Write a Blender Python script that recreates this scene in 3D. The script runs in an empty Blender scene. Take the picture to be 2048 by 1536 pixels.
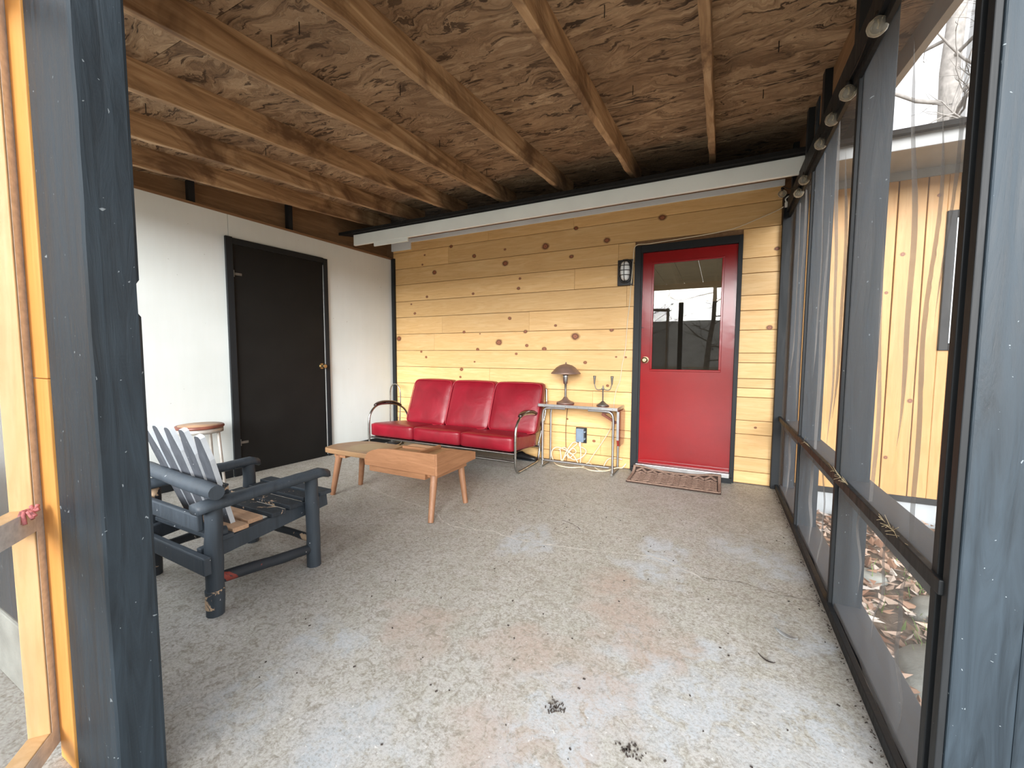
import bpy, bmesh, math, random
from mathutils import Vector, Matrix, noise
rnd = random.Random(7)
scn = bpy.context.scene
COL = scn.collection
PI = math.pi

# ------------------------------------------------------------------ camera, sky, exposure
cam_d = bpy.data.cameras.new('camera')
cam_d.sensor_fit = 'HORIZONTAL'; cam_d.sensor_width = 36.0
cam_d.lens = 36.0 * 822.475 / 2048.0
cam_d.clip_start = 0.02; cam_d.clip_end = 400
cam = bpy.data.objects.new('camera', cam_d); COL.objects.link(cam)
yaw, pitch, roll = math.radians(26.7276), math.radians(3.9703), math.radians(-0.2366)
cy, sy, cp, sp = math.cos(yaw), math.sin(yaw), math.cos(pitch), math.sin(pitch)
fwd = Vector((-sy * cp, cy * cp, -sp)); rgt = Vector((cy, sy, 0)); dwn = fwd.cross(rgt)
r2 = rgt * math.cos(roll) + dwn * math.sin(roll)
d2 = -rgt * math.sin(roll) + dwn * math.cos(roll)
mw = Matrix((r2, -d2, -fwd)).transposed().to_4x4(); mw.translation = (0, 0, 1.13)
cam.matrix_world = mw
scn.camera = cam

world = bpy.data.worlds.new('overcast_sky'); scn.world = world; world.use_nodes = True
wt = world.node_tree; wt.nodes.clear()
w_out = wt.nodes.new('ShaderNodeOutputWorld'); w_bg = wt.nodes.new('ShaderNodeBackground')
w_tc = wt.nodes.new('ShaderNodeTexCoord'); w_sep = wt.nodes.new('ShaderNodeSeparateXYZ')
w_rmp = wt.nodes.new('ShaderNodeValToRGB')
w_rmp.color_ramp.elements[0].position = 0.0; w_rmp.color_ramp.elements[0].color = (0.98, 0.97, 0.96, 1)
w_rmp.color_ramp.elements[1].position = 0.9; w_rmp.color_ramp.elements[1].color = (0.90, 0.95, 1.0, 1)
wt.links.new(w_tc.outputs['Generated'], w_sep.inputs[0]); wt.links.new(w_sep.outputs[2], w_rmp.inputs[0])
wt.links.new(w_rmp.outputs[0], w_bg.inputs[0]); w_bg.inputs[1].default_value = 0.52
wt.links.new(w_bg.outputs[0], w_out.inputs[0])
scn.view_settings.view_transform = 'Standard'; scn.view_settings.look = 'None'
scn.view_settings.gamma = 1.0; scn.view_settings.use_curve_mapping = False
scn.view_settings.exposure = 2.36
sun_d = bpy.data.lights.new('hazy_sun', 'SUN'); sun_d.energy = 2.7; sun_d.angle = math.radians(44); sun_d.color = (1.0, 1.0, .99)
sun = bpy.data.objects.new('hazy_sun', sun_d); COL.objects.link(sun)
sun.rotation_euler = Vector((-.20, .95, -.165)).to_track_quat('-Z', 'Y').to_euler()
scn.cycles.max_bounces = 10; scn.cycles.diffuse_bounces = 6; scn.cycles.transparent_max_bounces = 24
scn.cycles.use_denoising = True
scn.cycles.sample_clamp_indirect = 6.0

# ------------------------------------------------------------------ material helpers
class NT:
    def __init__(s, name):
        s.m = bpy.data.materials.new(name); s.m.use_nodes = True
        s.t = s.m.node_tree; s.t.nodes.clear()
        s.out = s.n('ShaderNodeOutputMaterial')
    def n(s, typ, **kw):
        nd = s.t.nodes.new(typ)
        for k, v in kw.items():
            setattr(nd, k, v)
        return nd
    def l(s, a, b): s.t.links.new(a, b)
    def put(s, sock, v):
        if hasattr(v, 'is_output'): s.l(v, sock)
        elif isinstance(v, (tuple, list)) and len(v) == 3 and sock.type == 'RGBA': sock.default_value = (*v, 1)
        else: sock.default_value = v
    def coord(s, scale=(1, 1, 1), rand=0.0):
        tc = s.n('ShaderNodeTexCoord'); v = tc.outputs['Object']
        if rand:
            oi = s.n('ShaderNodeObjectInfo'); mu = s.n('ShaderNodeVectorMath', operation='SCALE')
            cx = s.n('ShaderNodeCombineXYZ'); s.l(oi.outputs['Random'], cx.inputs[0]); s.l(oi.outputs['Random'], cx.inputs[1]); s.l(oi.outputs['Random'], cx.inputs[2])
            s.l(cx.outputs[0], mu.inputs[0]); mu.inputs['Scale'].default_value = rand
            ad = s.n('ShaderNodeVectorMath', operation='ADD'); s.l(v, ad.inputs[0]); s.l(mu.outputs[0], ad.inputs[1]); v = ad.outputs[0]
        mp = s.n('ShaderNodeVectorMath', operation='MULTIPLY'); s.l(v, mp.inputs[0]); mp.inputs[1].default_value = scale
        return mp.outputs[0]
    def noise(s, vec, scale, detail=4, rough=.55, dist=0.0):
        nd = s.n('ShaderNodeTexNoise'); s.l(vec, nd.inputs['Vector'])
        nd.inputs['Scale'].default_value = scale; nd.inputs['Detail'].default_value = detail
        nd.inputs['Roughness'].default_value = rough; nd.inputs['Distortion'].default_value = dist
        return nd.outputs['Fac']
    def voro(s, vec, scale, feature='F1', out='Distance'):
        nd = s.n('ShaderNodeTexVoronoi', feature=feature); s.l(vec, nd.inputs['Vector']); nd.inputs['Scale'].default_value = scale
        return nd.outputs[out]
    def ramp(s, fac, stops, interp='LINEAR'):
        nd = s.n('ShaderNodeValToRGB'); cr = nd.color_ramp; cr.interpolation = interp
        while len(cr.elements) < len(stops): cr.elements.new(0.5)
        for e, (p, c) in zip(cr.elements, stops):
            e.position = p; e.color = (*c, 1) if isinstance(c, (tuple, list)) else (c, c, c, 1)
        s.put(nd.inputs[0], fac); return nd.outputs[0]
    def mix(s, fac, a, b, blend='MIX'):
        nd = s.n('ShaderNodeMix', data_type='RGBA', blend_type=blend)
        s.put(nd.inputs[0], fac); s.put(nd.inputs[6], a); s.put(nd.inputs[7], b); return nd.outputs[2]
    def math(s, op, a, b=0.0, clamp=False):
        nd = s.n('ShaderNodeMath', operation=op, use_clamp=clamp); s.put(nd.inputs[0], a); s.put(nd.inputs[1], b); return nd.outputs[0]
    def bump(s, h, strength=.3, dist=.01):
        nd = s.n('ShaderNodeBump'); s.l(h, nd.inputs['Height']); nd.inputs['Strength'].default_value = strength; nd.inputs['Distance'].default_value = dist
        return nd.outputs[0]
    def bsdf(s, color, rough=.6, metal=0.0, normal=None, coat=0.0, spec=.5, final=True, **kw):
        b = s.n('ShaderNodeBsdfPrincipled'); s.put(b.inputs['Base Color'], color); s.put(b.inputs['Roughness'], rough)
        s.put(b.inputs['Metallic'], metal); b.inputs['Coat Weight'].default_value = coat; b.inputs['Specular IOR Level'].default_value = spec
        if normal is not None: s.l(normal, b.inputs['Normal'])
        for k, v in kw.items(): s.put(b.inputs[k.replace('_', ' ')], v)
        if final: s.l(b.outputs[0], s.out.inputs[0])
        return b.outputs[0]
    def rand_value(s, color, amt):
        oi = s.n('ShaderNodeObjectInfo'); hs = s.n('ShaderNodeHueSaturation'); s.put(hs.inputs['Color'], color)
        v = s.math('ADD', s.math('MULTIPLY', oi.outputs['Random'], 2 * amt), 1 - amt); s.l(v, hs.inputs['Value']); return hs.outputs[0]

def plain(name, color, rough=.6, metal=0.0, coat=0.0, var=.12, vs=6.0, bump=0.0, **kw):
    k = NT(name); c = k.coord(rand=11); f = k.noise(c, vs, 5)
    lo = tuple(x * (1 - var) for x in color); hi = tuple(min(1, x * (1 + var)) for x in color)
    col = k.ramp(f, [(.3, lo), (.7, hi)])
    nrm = k.bump(k.noise(c, vs * 12, 4), bump, .004) if bump else None
    k.bsdf(col, rough, metal, nrm, coat, **kw); return k.m

def pine(name, axis, c1=(.75, .505, .235), c2=(.68, .42, .17), c3=(.52, .28, .095), rough=.5, var=.10, gs=1.0):
    sc = {'x': (1.0, 11, 11), 'y': (11, 1.0, 11), 'z': (11, 11, 1.0)}[axis]
    k = NT(name); v = k.coord(tuple(q * gs for q in sc), 53.0)
    f1 = k.noise(v, 1.3, 6, .55, 1.6); f2 = k.noise(v, 7.0, 3, .6, .4)
    col = k.ramp(f1, [(.33, c1), (.55, c2), (.72, c1), (.85, c3)])
    col = k.mix(k.ramp(f2, [(.52, 0.0), (.74, .45)]), col, c3)
    col = k.rand_value(col, var)
    k.bsdf(col, rough, 0, k.bump(f2, .08, .003)); return k.m

def painted_wood(name, color, axis='z', rough=.5, wear=(.45, .45, .42), wear_at=.76, peel=None, var=.22, gs=1.0, bump=.35):
    sc = {'x': (1.5, 16, 16), 'y': (16, 1.5, 16), 'z': (16, 16, 1.5)}[axis]
    k = NT(name); v = k.coord(tuple(q * gs for q in sc), 31.0); u = k.coord((1, 1, 1), 17.0)
    f = k.noise(v, 1.6, 8, .65, 1.0)
    lo = tuple(x * (1 - var) for x in color); hi = tuple(x * (1 + var) for x in color)
    col = k.ramp(f, [(.3, lo), (.5, color), (.72, hi)])
    sp_ = k.math('GREATER_THAN', k.noise(u, 60, 2, .5, .6), wear_at)
    col = k.mix(sp_, col, wear)
    if peel:
        pm = k.math('GREATER_THAN', k.noise(u, peel[1], 7, .65, .8), peel[2])
        col = k.mix(pm, col, peel[0])
    k.bsdf(col, k.ramp(f, [(.3, rough - .1), (.7, rough + .12)]), 0, k.bump(f, bump, .004), spec=.3); return k.m

M = {}
M['pine_x'] = pine('pine_board', 'x')
M['pine_z'] = pine('pine_siding', 'z', (.62, .36, .135), (.55, .295, .095), (.42, .21, .065), var=.08)
M['pine_raw'] = pine('raw_pine_frame', 'z', (.74, .50, .26), (.66, .42, .19), (.52, .30, .12), var=.03)
M['pine_orange'] = pine('orange_pine', 'z', (.72, .36, .10), (.66, .31, .075), (.56, .24, .05), var=.02)
M['slate'] = painted_wood('slate_paint', (.0205, .031, .041), 'z', .5, (.20, .23, .25), .735, var=.45, bump=.7)
M['slate_x'] = painted_wood('slate_paint_rail', (.075, .085, .100), 'y', .6, (.3, .3, .3), .76)
M['black'] = painted_wood('black_paint', (.012, .014, .016), 'z', .55, (.35, .35, .32), .79, var=.3, bump=.2)
M['blackwall'] = plain('black_door_paint', (.0075, .0075, .007), .6, var=.2, vs=4, bump=.08, Specular_IOR_Level=.25)
M['trimblack'] = painted_wood('black_trim_paint', (.011, .0135, .016), 'z', .5, (.25, .25, .25), .82, var=.2, bump=.15)
M['chairpaint'] = painted_wood('chair_slate_paint', (.046, .058, .072), 'z', .5, (.42, .44, .46), .755, bump=.3)
M['chairworn'] = painted_wood('peeling_chair_paint', (.030, .037, .046), 'z', .55, (.5, .48, .45), .74, ((.50, .36, .24), 9, .60), bump=.3)
M['legworn'] = painted_wood('peeling_leg_paint', (.046, .058, .072), 'z', .5, (.42, .44, .46), .755, ((.50, .36, .24), 16, .515), bump=.3)
M['chairred'] = painted_wood('rubbed_chair_paint', (.028, .034, .042), 'y', .55, (.4, .4, .4), .76, ((.22, .045, .035), 6, .62))
M['slatpaint'] = painted_wood('slat_paint', (.060, .066, .078), 'z', .55, (.5, .52, .55), .75, bump=.15)
M['slatlitedge'] = plain('lit_slat_edge', (.62, .68, .74), .5, var=.12, vs=14)
M['newwood'] = pine('bare_seat_wood', 'x', (.60, .40, .27), (.50, .31, .19), (.34, .19, .11), var=.06)
M['white'] = None
def white_panel():
    k = NT('white_wall_paint'); v = k.coord((6, 6, .8), 9); u = k.coord((1, 1, 1), 5)
    f = k.noise(v, 3.0, 5, .6); g = k.noise(u, 1.3, 3)
    col = k.ramp(g, [(.3, (.67, .725, .715)), (.7, (.75, .80, .80))])
    col = k.mix(k.ramp(f, [(.35, .0), (.8, .12)]), col, (.55, .56, .52))
    spot = k.math('GREATER_THAN', k.noise(u, 34, 1, .4), .80)
    col = k.mix(k.math('MULTIPLY', spot, .45), col, (.30, .30, .26))
    k.bsdf(col, .6, 0, k.bump(f, .15, .002)); return k.m
M['white'] = white_panel()
M['fascia'] = plain('fascia_white', (.90, .95, .93), .5, var=.05, vs=3)
M['frieze'] = plain('frieze_white', (.84, .90, .92), .5, var=.05, vs=3)
M['greyfascia'] = plain('grey_fascia', (.33, .34, .34), .5, var=.1)
def deck_mat():
    k = NT('plywood_deck'); u = k.coord((1, 1, 1), 2.0)
    w = k.noise(k.coord((1.6, 2.6, 2.6), 3.0), 1.5, 4, .55, 1.6)
    def warped(sc, ax, ay):
        mv = k.n('ShaderNodeVectorMath', operation='ADD'); k.l(k.coord(sc, 3.0), mv.inputs[0])
        cx = k.n('ShaderNodeCombineXYZ'); k.l(k.math('MULTIPLY', w, ax), cx.inputs[0]); k.l(k.math('MULTIPLY', w, ay), cx.inputs[1]); k.l(cx.outputs[0], mv.inputs[1]); return mv.outputs[0]
    f = k.noise(warped((1.8, 13, 1), .6, 5.0), 1.6, 8, .66, .5)
    g = k.noise(warped((4.2, 26, 1), .8, 6.0), 1.3, 4, .6, .25)
    h = k.noise(warped((2.4, 15, 1), .5, 5.0), 1.1, 3, .5, .6); big = k.noise(u, 1.6, 4)
    col = k.ramp(f, [(.28, (.075, .042, .022)), (.41, (.235, .15, .083)), (.53, (.39, .265, .155)), (.65, (.54, .39, .24)), (.77, (.72, .58, .40))])
    col = k.mix(k.ramp(h, [(.60, 0.0), (.72, .55)]), col, (.68, .52, .33))
    col = k.mix(k.ramp(g, [(.565, 0.0), (.625, .94)]), col, (.030, .016, .008))
    col = k.mix(k.ramp(big, [(.42, 0.0), (.66, .45)]), col, (.20, .115, .058))
    k.bsdf(col, .75, 0, k.bump(k.math('SUBTRACT', f, k.math('MULTIPLY', g, .6)), .9, .015)); return k.m
M['deck'] = deck_mat()
def rafter_mat():
    k = NT('rafter_lumber'); v = k.coord((14, 1.0, 14), 40.0); u = k.coord((1.5, 1.0, 1.5), 23.0)
    f = k.noise(v, 1.2, 7, .6, 1.2); g = k.noise(u, 1.5, 5, .62, 1.4)
    col = k.ramp(f, [(.3, (.19, .105, .05)), (.5, (.38, .24, .125)), (.72, (.60, .43, .26))])
    col = k.mix(k.ramp(g, [(.48, 0.0), (.62, .85)]), col, (.105, .052, .024))
    k.bsdf(k.rand_value(col, .14), .7, 0, k.bump(f, .3, .006)); return k.m
M['rafter'] = rafter_mat()
M['brownboard'] = pine('dark_brown_board', 'y', (.26, .15, .075), (.21, .115, .055), (.12, .06, .03), .75)
M['brownbeam'] = pine('brown_beam', 'y', (.27, .155, .075), (.21, .115, .052), (.11, .055, .024), .75)

PATCH = [((-.3, 2.25), .16, 0), ((-.23, 1.44), .17, 0), ((0, 1.5), .12, 0), ((.04, 1.35), .15, 0), ((-.34, 1.21), .16, 0), ((-.94, .8), .20, 0),
         ((-1.36, .76), .20, 0), ((.15, 2.68), .22, 0), ((.33, 2.5), .18, 0), ((-.05, 1.66), .13, 0), ((.27, 1.5), .24, 0), ((-.16, 1.3), .13, 0),
         ((-.4, 1.05), .22, 0), ((-1.38, 1.05), .16, 0), ((-.25, 2.5), .16, 0), ((-1.0, 2.22), .2, 0), ((.3, 1.2), .3, 0), ((.36, 1.9), .12, 0),
         ((-.32, 1.7), .22, 1), ((-.31, 1.27), .18, 1), ((-.2, 1.59), .15, 1), ((-.33, 1.1), .12, 1), ((-1.06, 1.28), .2, 1), ((-.39, 1.95), .22, 1), ((-.6, 1.35), .25, 1), ((-.55, .95), .2, 1)]
def floor_mat():
    k = NT('worn_painted_concrete'); u = k.coord()
    big = k.noise(u, 1.1, 5, .6, .4); mid = k.noise(u, 9.0, 9, .72, 1.0); fine = k.noise(k.coord((1, 1.25, 1)), 95, 8, .78, .25); grit = k.noise(u, 330, 3, .7)
    m2 = k.noise(u, 26, 6, .7, 1.4)
    col = k.ramp(big, [(.3, (.335, .33, .275)), (.5, (.41, .41, .36)), (.7, (.47, .47, .44))])
    col = k.mix(k.ramp(mid, [(.42, 0.0), (.60, .7)]), col, (.48, .475, .46))
    col = k.mix(k.ramp(m2, [(.40, .6), (.52, 0.0)]), col, (.23, .205, .17))
    m3 = k.noise(u, 58, 5, .7, .6)
    col = k.mix(k.ramp(m3, [(.38, .65), (.47, 0.0)]), col, (.20, .18, .15))
    col = k.mix(k.ramp(m3, [(.55, 0.0), (.66, .45)]), col, (.60, .575, .55))
    col = k.mix(k.ramp(fine, [(.43, .6), (.52, 0.0)]), col, (.19, .165, .13))
    col = k.mix(k.ramp(fine, [(.54, 0.0), (.64, .35)]), col, (.60, .58, .55))
    # old paint remnants: masks of their own shape on the slab
    tc = k.n('ShaderNodeTexCoord'); masks = [None, None]
    wob = k.n('ShaderNodeTexNoise'); k.l(u, wob.inputs['Vector']); wob.inputs['Scale'].default_value = 5.0; wob.inputs['Detail'].default_value = 6
    sub = k.n('ShaderNodeVectorMath', operation='SUBTRACT'); k.l(wob.outputs['Color'], sub.inputs[0]); sub.inputs[1].default_value = (.5, .5, .5)
    scl = k.n('ShaderNodeVectorMath', operation='SCALE'); k.l(sub.outputs[0], scl.inputs[0]); scl.inputs['Scale'].default_value = .6
    ad = k.n('ShaderNodeVectorMath', operation='ADD'); k.l(u, ad.inputs[0]); k.l(scl.outputs[0], ad.inputs[1])
    flat = k.n('ShaderNodeVectorMath', operation='MULTIPLY'); k.l(ad.outputs[0], flat.inputs[0]); flat.inputs[1].default_value = (1, 1, 0)
    for (x, y), r, kind in PATCH:
        ds = k.n('ShaderNodeVectorMath', operation='DISTANCE'); k.l(flat.outputs[0], ds.inputs[0]); ds.inputs[1].default_value = (x, y, 0)
        mm = k.n('ShaderNodeMapRange'); k.l(ds.outputs['Value'], mm.inputs[0]); mm.inputs[1].default_value = r; mm.inputs[2].default_value = r * .35
        masks[kind] = mm.outputs[0] if masks[kind] is None else k.math('MAXIMUM', masks[kind], mm.outputs[0])
    chip = k.math('MULTIPLY', k.ramp(mid, [(.40, 0.0), (.50, 1.0)]), k.ramp(fine, [(.38, 0.3), (.5, 1.0)]))
    col = k.mix(k.math('MULTIPLY', k.math('MULTIPLY', masks[1], k.ramp(m2, [(.38, 0.2), (.55, 1.0)])), .6), col, (.38, .265, .205))
    col = k.mix(k.math('MULTIPLY', k.math('MULTIPLY', masks[0], chip), .62), col, (.46, .515, .57))
    # whole front of the slab keeps more of the old pale paint
    sep = k.n('ShaderNodeSeparateXYZ'); k.l(ad.outputs[0], sep.inputs[0])
    near = k.n('ShaderNodeMapRange'); k.l(sep.outputs[1], near.inputs[0]); near.inputs[1].default_value = 2.4; near.inputs[2].default_value = .9
    col = k.mix(k.math('MULTIPLY', k.math('MULTIPLY', near.outputs[0], k.ramp(m2, [(.40, .0), (.58, 1.0)])), .42), col, (.46, .44, .43))
    whitesp = k.math('GREATER_THAN', k.noise(u, 75, 2, .5, .5), .715)
    col = k.mix(k.math('MULTIPLY', whitesp, .6), col, (.72, .71, .68))
    col = k.mix(k.ramp(grit, [(.28, .5), (.40, 0.0)]), col, (.13, .115, .10))
    k.bsdf(col, k.ramp(mid, [(.3, .62), (.7, .42)]), 0, k.bump(fine, .22, .006), spec=.35); return k.m
M['floor'] = floor_mat()
M['crack'] = plain('crack_filler', (.52, .50, .46), .8, var=.25, vs=30)
M['crackdark'] = plain('dark_crack_line', (.12, .095, .08), .9, var=.3, vs=30)
def leather():
    k = NT('red_vinyl'); u = k.coord((1, 1, 1), 6); f = k.noise(u, 5, 4, .5, .6); g = k.noise(u, 220, 2)
    col = k.ramp(f, [(.3, (.165, .004, .011)), (.7, (.235, .0065, .018))])
    ad = k.math('ADD', k.math('MULTIPLY', f, 1.0), k.math('MULTIPLY', g, .04))
    k.bsdf(col, .36, 0, k.bump(ad, .25, .03), coat=.0, spec=.42); return k.m
M['vinyl'] = leather()
M['piping'] = plain('red_piping', (.30, .012, .026), .35)
M['chrome'] = plain('aged_chrome', (.40, .39, .37), .24, 1.0, var=.18, vs=25)
M['steel'] = plain('dull_aluminium', (.46, .46, .46), .36, 1.0, var=.12, vs=20)
M['armpad'] = plain('dark_lacquered_wood', (.022, .010, .008), .25, var=.3, coat=.3)
M['bench_x'] = pine('maple_bench_wood', 'x', (.36, .175, .085), (.29, .135, .062), (.18, .075, .032), .5, .06, 1.6)
M['bench_y'] = pine('maple_bench_end', 'y', (.36, .175, .085), (.29, .135, .062), (.18, .075, .032), .5, .06, 1.6)
M['bench_z'] = pine('maple_bench_leg', 'z', (.33, .165, .088), (.27, .13, .065), (.16, .07, .033), .5, .05, 1.6)
def benchtop():
    k = NT('bench_seat_wood'); v = k.coord((2, 16, 16), 3); u = k.coord()
    f = k.noise(v, 1.5, 6, .6, 1.0)
    col = k.ramp(f, [(.3, (.21, .115, .055)), (.7, (.31, .18, .09))])
    ds = k.n('ShaderNodeVectorMath', operation='DISTANCE'); k.l(u, ds.inputs[0]); ds.inputs[1].default_value = (-.32, 0.0, .38)
    col = k.mix(k.ramp(ds.outputs['Value'], [(.10, .65), (.2, 0.0)]), col, (.36, .27, .13))
    k.bsdf(col, .4, 0, k.bump(f, .1, .003)); return k.m
M['bench_top'] = benchtop()
def reddoor():
    k = NT('red_door_gloss'); u = k.coord(); f = k.noise(u, 2.0, 4); g = k.noise(u, 35, 3)
    col = k.ramp(f, [(.3, (.20, .0025, .005)), (.7, (.26, .004, .007))])
    k.bsdf(col, .2, 0, k.bump(k.math('ADD', k.noise(u, 9, 2), k.math('MULTIPLY', g, .15)), .06, .02), coat=.0, spec=.5); return k.m
M['red'] = reddoor()
M['brass'] = plain('brass', (.42, .35, .22), .3, 1.0, var=.1)
M['laminate'] = plain('red_laminate', (.26, .026, .024), .16, var=.12, vs=9, coat=.3)
M['bronze'] = plain('brown_lamp_metal', (.21, .135, .105), .42, .35, var=.18, vs=18)
M['iron'] = plain('grey_iron', (.21, .20, .18), .45, .8, var=.2, vs=30)
M['cordwhite'] = plain('cream_cord', (.72, .62, .44), .5, var=.08)
M['cordbrown'] = plain('brown_cord', (.12, .06, .03), .5)
M['cordblack'] = plain('black_cord', (.008, .008, .008), .5)
M['greybox'] = plain('grey_outlet_plastic', (.17, .23, .31), .45, var=.06)
M['globe'] = plain('frosted_glass', (.74, .76, .76), .3, var=.04)
M['mat'] = plain('doormat_fibre', (.27, .18, .135), .95, var=.3, vs=70, bump=.6)
M['matbase'] = plain('doormat_base', (.045, .025, .018), .95, var=.3, vs=50, bump=.6)
M['stoolseat'] = plain('worn_stool_top', (.36, .215, .12), .4, var=.3, vs=9)
M['stoolrim'] = plain('red_brown_stool_rim', (.17, .055, .035), .4, var=.25, vs=12)
M['stoolmetal'] = plain('painted_stool_metal', (.50, .47, .43), .4, .5, var=.15, vs=16)
M['plastic_black'] = plain('black_metal', (.010, .010, .011), .4)
M['bone'] = plain('white_plastic', (.75, .74, .70), .4)
M['shingle'] = plain('dark_shingles', (.008, .0075, .0075), 1.0, var=.4, vs=40, bump=.5)
M['foundation'] = plain('pale_foundation', (.38, .41, .43), .8, var=.15)
M['windowframe'] = plain('white_window_frame', (.72, .80, .86), .4, var=.04)
M['tan'] = plain('tan_interior_panel', (.62, .51, .36), .6, var=.06)
M['darkpanel'] = plain('dark_interior_panel', (.035, .028, .022), .7)
M['bark'] = plain('tree_bark', (.20, .165, .14), .9, var=.35, vs=9, bump=.8)
M['barkpale'] = plain('pale_tree_bark', (.33, .31, .29), .9, var=.3, vs=9, bump=.8)
M['stone'] = plain('grey_field_stone', (.27, .28, .255), .85, var=.25, vs=7, bump=.5)
M['leafdead'] = plain('dead_leaf', (.36, .22, .15), .8, var=.5, vs=3)
M['grass'] = plain('green_blades', (.13, .22, .045), .7, var=.4, vs=5)
M['straw'] = plain('dry_straw', (.52, .42, .26), .8, var=.2)
M['twig'] = plain('dark_twig', (.045, .035, .03), .9)
M['nail'] = plain('rusty_nail', (.012, .009, .007), .8)
M['redcloth'] = plain('red_and_white_cloth', (.40, .13, .13), .9, var=.6, vs=90)
def ground_mat():
    k = NT('leafy_ground'); u = k.coord(); f = k.noise(u, 12, 8, .7, 1.0); g = k.noise(u, .25, 4)
    col = k.ramp(f, [(.3, (.07, .05, .035)), (.5, (.20, .145, .105)), (.68, (.36, .28, .215))])
    col = k.mix(k.ramp(g, [(.5, 0.0), (.62, .5)]), col, (.30, .25, .12))
    k.bsdf(col, .95, 0, k.bump(f, .8, .05)); return k.m
M['ground'] = ground_mat()
M['field'] = plain('bounce_grass_field', (.52, .47, .37), .95, var=.25, vs=3)
def hill_mat():
    k = NT('wooded_hillside'); u = k.coord((1, 1, .5)); f = k.noise(u, .8, 8, .75)
    k.bsdf(k.ramp(f, [(.3, (.30, .28, .25)), (.7, (.58, .55, .50))]), 1.0); return k.m
M['hill'] = hill_mat()
def mesh_mat(name, cover, color):
    k = NT(name); u = k.coord(); f = k.noise(u, 3.0, 3)
    tr = k.n('ShaderNodeBsdfTransparent'); df = k.n('ShaderNodeBsdfDiffuse'); df.inputs['Color'].default_value = (*color, 1)
    mx = k.n('ShaderNodeMixShader'); k.l(k.ramp(f, [(.3, cover - .05), (.7, cover + .05)]), mx.inputs[0])
    k.l(tr.outputs[0], mx.inputs[1]); k.l(df.outputs[0], mx.inputs[2]); k.l(mx.outputs[0], k.out.inputs[0]); return k.m
M['mesh'] = mesh_mat('insect_screen', .40, (.30, .295, .29))
M['mesh_new'] = mesh_mat('door_insect_screen', .30, (.30, .26, .22))
M['hem'] = plain('folded_screen_hem', (.56, .53, .50), .9, var=.15, vs=60)
def glass_mat(name, tint=(.9, .92, .92), ior=1.5):
    k = NT(name); fr = k.n('ShaderNodeFresnel'); fr.inputs['IOR'].default_value = ior
    tr = k.n('ShaderNodeBsdfTransparent'); tr.inputs[0].default_value = (*tint, 1)
    gl = k.n('ShaderNodeBsdfGlossy'); gl.inputs['Roughness'].default_value = .01
    mx = k.n('ShaderNodeMixShader'); k.l(fr.outputs[0], mx.inputs[0]); k.l(tr.outputs[0], mx.inputs[1]); k.l(gl.outputs[0], mx.inputs[2])
    k.l(mx.outputs[0], k.out.inputs[0]); return k.m
M['pane'] = glass_mat('window_glass', (.80, .80, .76), 1.52)
def bulb_mat():
    k = NT('clear_bulb_glass'); tr = k.n('ShaderNodeBsdfTransparent'); tr.inputs[0].default_value = (.9, .88, .82, 1)
    b1 = k.bsdf((.80, .77, .66), .08, final=False, spec=.9); mx = k.n('ShaderNodeMixShader'); lw_ = k.n('ShaderNodeFresnel'); lw_.inputs['IOR'].default_value = 1.5
    k.l(k.math('ADD', k.math('MULTIPLY', lw_.outputs[0], 1.5), .16, True), mx.inputs[0]); k.l(tr.outputs[0], mx.inputs[1]); k.l(b1, mx.inputs[2]); k.l(mx.outputs[0], k.out.inputs[0]); return k.m
M['bulb'] = bulb_mat()
M['filament'] = plain('bulb_socket', (.45, .38, .24), .4, .3)
def knot_mat():
    k = NT('pine_knot'); tc = k.n('ShaderNodeTexCoord'); uv = tc.outputs['UV']
    u = k.coord((1, 1, 1), 40)
    sb = k.n('ShaderNodeVectorMath', operation='DISTANCE'); k.l(uv, sb.inputs[0]); sb.inputs[1].default_value = (.5, .5, 0)
    d = k.math('ADD', k.math('MULTIPLY', sb.outputs['Value'], 2.0), k.math('MULTIPLY', k.math('SUBTRACT', k.noise(u, 30, 2), .5), .35))
    col = k.ramp(d, [(0, (.14, .035, .014)), (.18, (.32, .12, .05)), (.40, (.24, .07, .028)), (.52, (.06, .018, .008)), (.62, (.30, .13, .05)), (.9, (.50, .26, .085))])
    al = k.ramp(d, [(.55, 1.0), (.68, .5), (.97, 0.0)])
    b = k.bsdf(col, .5, final=False); tr = k.n('ShaderNodeBsdfTransparent'); mx = k.n('ShaderNodeMixShader')
    k.l(al, mx.inputs[0]); k.l(tr.outputs[0], mx.inputs[1]); k.l(b, mx.inputs[2]); k.l(mx.outputs[0], k.out.inputs[0]); return k.m
M['knot'] = knot_mat()

# ------------------------------------------------------------------ mesh helpers
def link(name, me, mat, parent=None, kind=None, loc=(0, 0, 0)):
    o = bpy.data.objects.new(name, me); COL.objects.link(o)
    if mat is not None and not me.materials: me.materials.append(mat)
    if parent is not None: o.parent = parent
    o.location = loc
    if kind: o['kind'] = kind
    return o

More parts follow.
